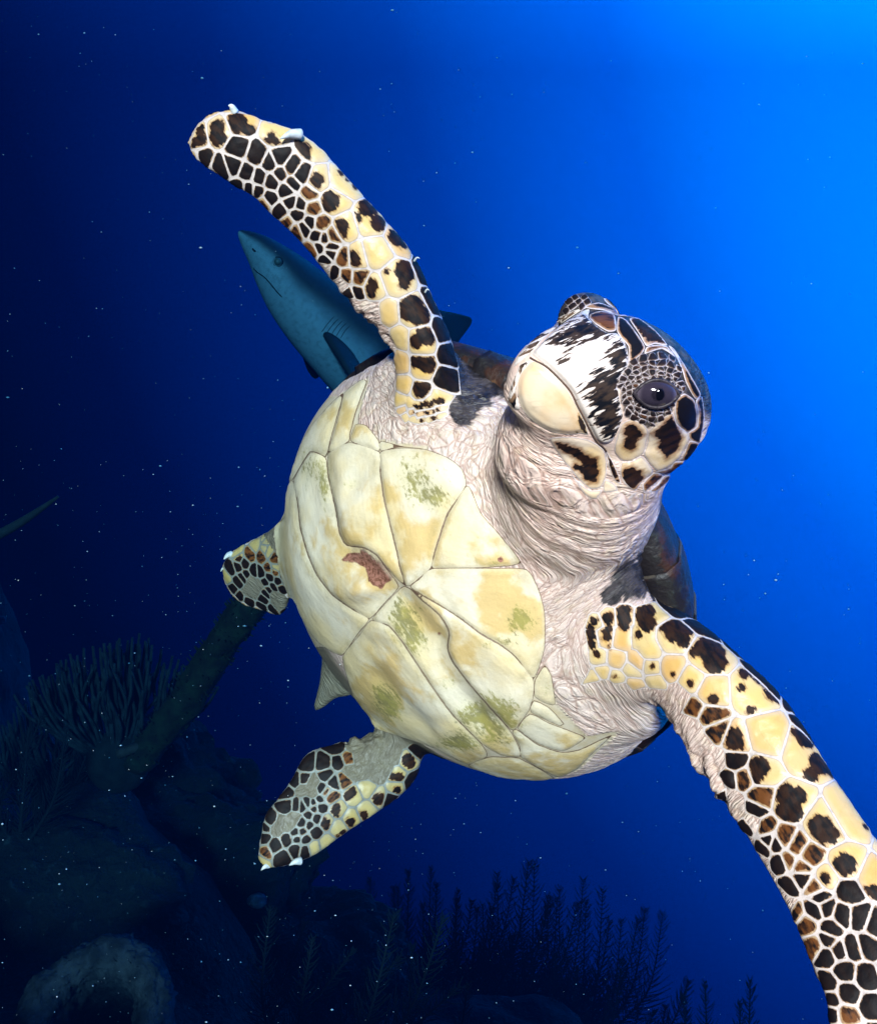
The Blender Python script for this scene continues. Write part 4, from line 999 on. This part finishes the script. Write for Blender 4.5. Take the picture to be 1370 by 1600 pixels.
slit('nostril', [(178, 222), (186, 232), (196, 238)], .003)
h = on_shark(*c6(308, 290))
if h[0] is not None:
    n_ = np.array(h[1]); u_ = np.cross(n_, [0, 0, 1.]); u_ /= np.linalg.norm(u_); v_ = np.cross(n_, u_)
    V, F = ellipsoid(np.array(h[0]), [n_ * .007, u_ * .0125, v_ * .0125], 12); e_o = slink('eye', mesh_from(V, F, 'eye'), simple('shark_iris', (.10, .11, .09), .3), sb)
    V, F = ellipsoid(np.array(h[0]) + n_ * .0055, [n_ * .003, u_ * .0035, v_ * .008], 10); slink('pupil', mesh_from(V, F, 'pupil'), M_sdark, e_o)
    ring = [np.array(h[0]) + n_ * .002 + (u_ * math.cos(t) + v_ * math.sin(t)) * .0145 for t in np.linspace(0, 2 * np.pi, 25)]
    V, F = tube(ring, [.0022] * 25, n=8, k=1); slink('eyelid', mesh_from(V, F, 'eyelid'), M_sdark, e_o)
def fin(name, sec): 
    V, F = flipper_loft([(*r[:4], r[4] * SKF, r[5] * SKF, r[6]) for r in sec], 4, 20, .2); me = mesh_from(V, F, name); slink(name, me, M_sfin)
fin('dorsal_fin', [(660, 610, 600, 540, 2.74, 2.70, .022), (700, 565, 640, 500, 2.78, 2.74, .018), (716, 535, 675, 485, 2.80, 2.77, .012), (728, 518, 700, 487, 2.82, 2.80, .008), (736, 506, 722, 492, 2.83, 2.82, .004), (737, 499, 733, 495, 2.83, 2.83, .001)])
fin('pectoral_fin', [(515, 560, 490, 520, 2.66, 2.64, .016), (508, 575, 474, 535, 2.68, 2.66, .013), (505, 580, 473, 555, 2.70, 2.68, .010), (502, 586, 479, 575, 2.71, 2.70, .006), (494, 592, 487, 588, 2.72, 2.72, .002)])
fin('pectoral_fin', [(555, 560, 505, 520, 2.52, 2.50, .018), (580, 600, 530, 560, 2.47, 2.45, .014), (600, 650, 560, 610, 2.43, 2.41, .011), (612, 690, 588, 665, 2.40, 2.39, .007), (618, 715, 612, 708, 2.39, 2.39, .002)])
fin('caudal_fin', [(935, 885, 945, 865, 3.1, 3.1, .010), (960, 860, 985, 845, 3.16, 3.16, .008), (985, 815, 1005, 800, 3.2, 3.2, .005), (1000, 775, 1005, 772, 3.22, 3.22, .001)])

# ================================================================== reef
def reef_z(x, y):
    x, y = np.asarray(x, float), np.asarray(y, float)
    edge = 0.45 + .16 * (y - 4)                                   # where the reef breaks down into the blue
    z = -1.6 - .38 * (y - 2.7) - .15 * (x + .1) + .75 * np.exp(-((x + 1.05) ** 2 + (y - 3.1) ** 2) / .2)
    z = z + 4.8 * sstep(-1.7, -4.2, x + .12 * (y - 5)) - 2.2 * sstep(edge, edge + 1.3, x)
    p = np.stack([x, y, np.zeros_like(x)], -1)
    return z + .12 * fbm(p * 1.6, 4, 21) + .08 * fbm(p * 5.5, 3, 22)
nx, ny = 220, 150
xs = np.linspace(-5.0, 3.2, nx); ys = np.linspace(1.2, 6.9, ny); XX, YY = np.meshgrid(xs, ys); ZZ = reef_z(XX, YY)
V = np.stack([XX.ravel(), YY.ravel(), ZZ.ravel()], 1); V = V + np.stack([fbm(V * 2.2 + 5, 3, 31), fbm(V * 2.2 + 9, 3, 32), 0 * V[:, 0]], 1) * .14
F = [(j * nx + i, j * nx + i + 1, (j + 1) * nx + i + 1, (j + 1) * nx + i) for j in range(ny - 1) for i in range(nx - 1)]
V_REEF, F_REEF = V.copy(), F
def rock_mat():
    m, nt, b = mat_new('reef_rock'); g = G(nt); p = g.pos(); n = g.noise(p, 3.5, 6, .65); n2 = g.noise(p, 30, 4)
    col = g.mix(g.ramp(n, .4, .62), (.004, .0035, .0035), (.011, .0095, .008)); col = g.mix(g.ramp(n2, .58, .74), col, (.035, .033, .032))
    nt.links.new(col, b.inputs['Base Color']); b.inputs['Roughness'].default_value = .9
    nt.links.new(g.bump(g.math('ADD', n, g.math('MULTIPLY', n2, .4)), 1.0, .06), b.inputs['Normal']); return m
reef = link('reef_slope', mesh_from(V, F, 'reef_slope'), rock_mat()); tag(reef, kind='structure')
def ground(x, y): return float(reef_z(np.array([x]), np.array([y]))[0])
class MB:
    def __init__(s): s.V = []; s.F = []; s.n = 0
    def add(s, vf):
        V, F = vf; s.V.append(np.asarray(V)); s.F.extend([tuple(i + s.n for i in f) for f in F]); s.n += len(V)
    def mesh(s, name): return mesh_from(np.concatenate(s.V), s.F, name)
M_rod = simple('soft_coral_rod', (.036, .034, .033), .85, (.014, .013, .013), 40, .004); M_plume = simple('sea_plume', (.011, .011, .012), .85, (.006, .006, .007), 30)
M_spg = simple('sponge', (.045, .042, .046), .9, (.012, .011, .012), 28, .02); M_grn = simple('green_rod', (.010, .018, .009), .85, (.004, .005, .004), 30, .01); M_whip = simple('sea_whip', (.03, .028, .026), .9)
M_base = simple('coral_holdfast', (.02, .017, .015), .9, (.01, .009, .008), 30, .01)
CPX = lambda px, py, d: np.array(P(px, py, d))
def root_empty(name, p): return empty(name, tuple(p))
def add_part(name, me, mat, root):
    o = link(name, me, mat); o.parent = root; o.matrix_parent_inverse = Matrix.Translation(-Vector(root.location)); return o
def sea_rod(px, py, d, w, hgt, n, label, group=None, r=.006):
    """bush of upright fleshy rods: base px, width px, height px"""
    q = d / FPX; base = CPX(px, py, d); rt = root_empty('sea_rod', base); mb = MB(); 
    for k in range(n):
        a_ = random.uniform(-1, 1); b_ = random.uniform(-.6, .6); H = hgt * q * random.uniform(.65, 1.05) * (1 - .35 * a_ * a_)
        p0 = base + np.array([a_ * .18 * w * q, b_ * .1 * w * q, 0]); p3 = base + np.array([a_ * .52 * w * q, b_ * .4 * w * q, H]); cur = np.array([random.uniform(-.03, .03), 0, 0])
        p1 = p0 + (p3 - p0) * .4 + np.array([a_ * .06 * w * q, 0, -.01]) + cur; p2 = p0 + (p3 - p0) * .75 + np.array([a_ * .04 * w * q, 0, 0])
        mb.add(tube([p0, p1, p2, p3], [r * 1.3, r * 1.1, r, r * .75], n=6, k=3))
        if random.random() < .6:
            p5 = p3 + np.array([random.uniform(-.06, .06), random.uniform(-.05, .05), -H * .06]); mb.add(tube([p1, (p1 + p5) / 2 + np.array([0.02 * np.sign(a_), 0, -.01]), p5], [r, r * .95, r * .7], n=6, k=3))
    add_part('rods', mb.mesh('rods'), M_rod, rt)
    V, F = ellipsoid(base - np.array([0, 0, .03]), [np.array([.2 * w * q, 0, 0]), np.array([0, .12 * w * q, 0]), np.array([0, 0, .10])], 10); add_part('holdfast', mesh_from(V, F, 'holdfast'), M_base, rt)
    tag(rt, label, 'coral', group)
def sea_plume(px, py, d, tx, ty, spread, label, n_st=3, group=None, thick=1.0):
    """feathery gorgonian: stems with pinnate side branchlets; from base pixel to tip pixel"""
    q = d / FPX; base = CPX(px, py, d); rt = root_empty('sea_plume', base); stems = MB(); pin = MB()
    for s in range(n_st):
        off = (s - (n_st - 1) / 2) * spread * q + random.uniform(-.02, .02); dd = random.uniform(-.12, .12)
        tip = CPX(tx, ty, d) + np.array([off * 1.6, dd, -abs(off) * .4 - random.uniform(0, .08 if n_st < 6 else .26)]); mid = base + (tip - base) * .5 + np.array([off * .6, dd * .4, .0])
        L = catmull([base + np.array([off * .1, 0, 0]), base + (mid - base) * .5 + np.array([off * .2, 0, 0]), mid, tip], 10)
        stems.add(tube(L, list(np.linspace(.008, .0022, len(L))), n=6, k=1)); T = np.gradient(L, axis=0); tot = np.linalg.norm(tip - base)
        for i in range(6, len(L)):
            t = T[i] / np.linalg.norm(T[i]); side = np.cross(t, [0, 1., 0]); side /= np.linalg.norm(side)
            for sg in (-1, 1):
                for sub in (0, .5):
                    p = L[i] - T[i] * sub; ln = tot * random.uniform(.07, .20) * (1.02 - .88 * (i / len(L)) ** 2.5); dv = t * random.uniform(.45, 1.0) + side * sg * random.uniform(.5, .95) + np.array([random.uniform(-.15, .15), random.uniform(-.5, .5), random.uniform(-.12, .12)])
                    dv /= np.linalg.norm(dv); e = p + dv * ln + t * ln * .25
                    pin.add(tube([p, p + dv * ln * .55, e], [.0018 * thick, .0016 * thick, .0009 * thick], n=4, k=2))
    add_part('stems', stems.mesh('stems'), M_plume, rt); add_part('branchlets', pin.mesh('branchlets'), M_plume, rt)
    V, F = ellipsoid(base, [np.array([.05, 0, 0]), np.array([0, .05, 0]), np.array([0, 0, .035])], 8); add_part('holdfast', mesh_from(V, F, 'holdfast'), M_base, rt)
    tag(rt, label, 'coral', group)
sea_rod(185, 1175, 3.0, 250, 175, 120, 'bushy soft coral with pale finger tips beside the leaning green rod', r=.0055)
sea_rod(90, 1240, 3.2, 200, 150, 50, 'dim bushy soft coral growing below the larger finger-tipped bush', r=.006)
sea_plume(30, 1330, 2.8, 45, 1105, 34, 'feathery sea plume beside the bushy finger coral', 3)
sea_plume(-60, 1300, 3.0, 10, 1060, 40, 'feathery sea plume on the dark reef wall', 3)
sea_plume(70, 1290, 3.1, 110, 1110, 30, 'thin feathery sea plume in front of the bushy finger coral', 2)
sea_plume(430, 1700, 2.5, 600, 1470, 55, 'feathery sea plume arching across the reef floor', 4)
sea_plume(500, 1720, 2.4, 560, 1400, 60, 'tall fine-branched sea plume standing below the hind flipper', 4)
sea_plume(360, 1640, 2.9, 420, 1420, 40, 'small feathery sea plume beside the pale blue lump', 3)
sea_plume(640, 1700, 2.7, 650, 1480, 40, 'short feathery sea plume in the middle of the reef floor', 3)
SIL = [(745, 1590, 4.8, 762, 1330, 24), (840, 1620, 5.2, 850, 1350, 26), (915, 1640, 5.3, 926, 1375, 20), (870, 1680, 4.6, 885, 1460, 32), (945, 1740, 4.8, 960, 1520, 20), (680, 1560, 5.2, 690, 1345, 30), (610, 1540, 5.0, 604, 1340, 34)]
LAB = ['dark sea plume silhouette tapering to a point below the belly', 'broad dark sea plume silhouette at the reef edge', 'outermost tall dark sea plume silhouette on the reef edge', 'low dark sea plume silhouette in front of the reef edge', 'dark sea plume silhouette hanging over the drop-off', 'rounded dark sea plume silhouette further up the reef', 'dark sea plume silhouette behind the hind flipper tip']
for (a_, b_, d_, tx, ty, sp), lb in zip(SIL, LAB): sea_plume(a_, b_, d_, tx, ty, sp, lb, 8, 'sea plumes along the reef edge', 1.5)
sea_plume(1120, 1760, 4.0, 1112, 1515, 16, 'lone bushy sea plume rising from the deep beside the flipper', 8, None, 1.4)
# leaning green rod
pa, pb = CPX(420, 915, 2.3), CPX(215, 1190, 2.55); rt = root_empty('rod_coral', pb)
L = catmull([pb, pb + (pa - pb) * .35 + np.array([.01, 0, 0]), pb + (pa - pb) * .7 + np.array([-.005, 0, .01]), pa, pa + (pa - pb) * .12], 8); rr = [.043] * 4 + list(np.linspace(.042, .036, len(L) - 8)) + [.032, .025, .016, .006]
V, F = tube(L, rr, n=20, k=1); V = V + (V - np.repeat(L, 20, axis=0)) * (fbm(V * 40, 3, 41) * .35)[:, None]; add_part('rod', mesh_from(V, F, 'rod'), M_grn, rt)
mb = MB()
for i in range(420):
    k = random.randrange(2, len(L) - 3); t = random.uniform(0, 2 * math.pi); j = k * 20 + random.randrange(20); o_ = V[j] - L[k]; o_ = o_ / np.linalg.norm(o_); b0 = V[j] - o_ * .004 + (L[k + 1] - L[k]) * random.random()
    mb.add(tube([b0, b0 + o_ * .007, b0 + o_ * .013 + np.array([0, 0, .004])], [.0022, .002, .001], n=4, k=1))
add_part('polyps', mb.mesh('polyps'), M_grn, rt).__setitem__('kind', 'stuff'); tag(rt, 'thick dark green rod coral leaning behind the small hind flipper', 'coral')
# thin dark whips
for (x0, y0, x1, y1, d_), lb in (((-30, 850, 92, 776, 2.6), 'thin black sea whip jutting from the reef wall into open water'), ((185, 1178, 262, 1140, 2.5), 'short dark sea whip in front of the bushy finger coral')):
    p0, p1 = CPX(x0, y0, d_), CPX(x1, y1, d_); V, F = tube([p0, (p0 + p1) / 2 + np.array([0, 0, -.008]), p1], [.014, .012, .004], n=8, k=5)
    rt = root_empty('sea_whip', p0); add_part('stem', mesh_from(V, F, 'stem'), M_whip, rt); tag(rt, lb, 'coral')
# vase sponge
def vase(px, py, d, ro, ri, hgt, label, tilt=(0, 0, 1)):
    q = d / FPX; c = CPX(px, py, d); ax = np.array(tilt, float); ax /= np.linalg.norm(ax); u = np.cross(ax, [0, 1, 0]); u /= np.linalg.norm(u); v = np.cross(ax, u)
    prof = [(.62, -1.0), (.80, -.7), (.95, -.35), (1.0, -.10), (.99, .02), (.93, .10), (.80, .14), (.66, .12), (.54, .03), (.48, -.12), (.46, -.45), (.40, -.85)]; prof = catmull(prof, 7); nt_ = 120; V = []; th = np.linspace(0, 2 * np.pi, nt_, endpoint=False)
    for r_, z_ in prof:
        for t in th: V.append(c + (u * math.cos(t) + v * math.sin(t)) * r_ * ro * q * (1 + .05 * math.sin(3 * t + 1)) + ax * z_ * hgt * q)
    V = np.array(V); F = [(i * nt_ + j, i * nt_ + (j + 1) % nt_, (i + 1) * nt_ + (j + 1) % nt_, (i + 1) * nt_ + j) for i in range(len(prof) - 1) for j in range(nt_)]
    F.append(tuple(range((len(prof) - 1) * nt_, len(prof) * nt_)))
    V = V + (V - c) / np.linalg.norm(V - c, axis=1, keepdims=True) * (fbm(V * 25, 3, 51) * .016 + np.abs(fbm(V * 110, 2, 52)) * .016)[:, None]
    o = link('vase_sponge', mesh_from(V - c, F, 'vase_sponge'), M_spg); o.location = tuple(c); tag(o, label, 'sponge'); return o
vase(150, 1592, 2.1, 116, 60, 190, 'large rough vase sponge with a wide dark opening on the reef', tilt=(.05, -.80, .58))
def lump(px, py, d, r, label, name='round_sponge', cat='sponge'):
    q = d / FPX; c = CPX(px, py, d); V, F = ellipsoid(np.zeros(3), [np.array([r, 0, 0]) * q, np.array([0, r, 0]) * q, np.array([0, 0, r * .75]) * q], 18)
    V = V * (1 + .12 * fbm(V * 60, 3, 61))[:, None]; o = link(name, mesh_from(V, F, name), M_lump); o.location = tuple(c); tag(o, label, cat)
M_lump = simple('pale_sponge', (.16, .17, .19), .8, (.05, .05, .06), 40, .01)
REEF_B = BVHTree.FromPolygons([tuple(v) for v in V_REEF], F_REEF)
hw = REEF_B.ray_cast(O0, ray(2, 968), 12)
lump(402, 1407, 3.12, 15, 'small rounded pale blue sponge lump below the hind flipper')
if hw[0] is not None: lump(2, 968, hw[0].y - .02, 8, 'tiny pale blue sponge knob on the reef wall')
# reef boulders
M_rockb = rock_mat()
BL = [(330, 1330, 3.4, 150, 'craggy dark boulder below the spotted hind flipper'), (80, 1420, 2.9, 170, 'craggy dark boulder above the vase sponge'), (480, 1500, 3.5, 150, 'craggy dark boulder behind the arching sea plume'), (250, 1290, 3.6, 170, 'dark boulder beneath the bushy finger coral')]
for px, py, d, r, lb in BL:
    q = d / FPX; V, F = ellipsoid(np.zeros(3), [np.array([r, 0, 0]) * q, np.array([0, r * .8, 0]) * q, np.array([0, 0, r * .7]) * q], 40)
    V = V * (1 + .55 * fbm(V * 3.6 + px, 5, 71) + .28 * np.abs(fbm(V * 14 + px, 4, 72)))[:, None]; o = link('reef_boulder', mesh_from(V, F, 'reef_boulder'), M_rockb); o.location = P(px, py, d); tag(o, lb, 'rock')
# ================================================================== marine snow
def snow():
    n = 1800; V = []; F = []; oc = np.array([(1, 0, 0), (-1, 0, 0), (0, 1, 0), (0, -1, 0), (0, 0, 1), (0, 0, -1)], float); of = [(0, 2, 4), (2, 1, 4), (1, 3, 4), (3, 0, 4), (2, 0, 5), (1, 2, 5), (3, 1, 5), (0, 3, 5)]
    for i in range(n):
        d = random.choice((random.uniform(.85, 1.5), random.uniform(1.1, 2.4), random.uniform(1.6, 3.0)))
        px = random.uniform(-150, 1520) if random.random() < .5 else random.uniform(-100, 760) ; py = random.uniform(-150, 1750) if random.random() < .5 else random.uniform(700, 1700)
        r = min(.0023, .00029 * math.exp(random.gauss(0, .62))) * d; sc = np.array([random.uniform(.8, 1.9), 1, random.uniform(.7, 1.1)]) * r
        V.append(np.array(P(px, py, d)) + oc * sc); F += [tuple(k + 6 * i for k in f) for f in of]
    return mesh_from(np.concatenate(V), F, 'marine_snow')
sn = link('marine_snow', snow(), simple('snow_speck', (.8, .8, .78), .6, (.6, .6, .6))); tag(sn, 'tiny pale specks of marine snow drifting in the water', 'particles', kind='stuff')
# ================================================================== water body
def haze_box():
    x0, x1, y0, y1, z0, z1 = -5.4, 6.0, -.25, 7.4, -5.2, 3.4
    V = [(x, y, z) for x in (x0, x1) for y in (y0, y1) for z in (z0, z1)]
    F = [(0, 1, 3, 2), (4, 6, 7, 5), (0, 4, 5, 1), (2, 3, 7, 6), (0, 2, 6, 4), (1, 5, 7, 3)]
    me = mesh_from(V, F, 'haze', smooth=False); m = bpy.data.materials.new('water'); m.use_nodes = True; nt = m.node_tree; nt.nodes.clear()
    o = nt.nodes.new('ShaderNodeOutputMaterial'); v = nt.nodes.new('ShaderNodeVolumePrincipled'); nt.links.new(v.outputs[0], o.inputs['Volume'])
    v.inputs['Density'].default_value = HAZE_DENS; v.inputs['Color'].default_value = (*HAZE_SCAT, 1); v.inputs['Absorption Color'].default_value = (*HAZE_ABS, 1)
    v.inputs['Anisotropy'].default_value = 0.0
    h = link('haze', me, m); tag(h, kind='stuff'); return h
HAZE_DENS, HAZE_SCAT, HAZE_ABS = .95, (.0, .002, .008), (.05, .38, .55)
haze_box()
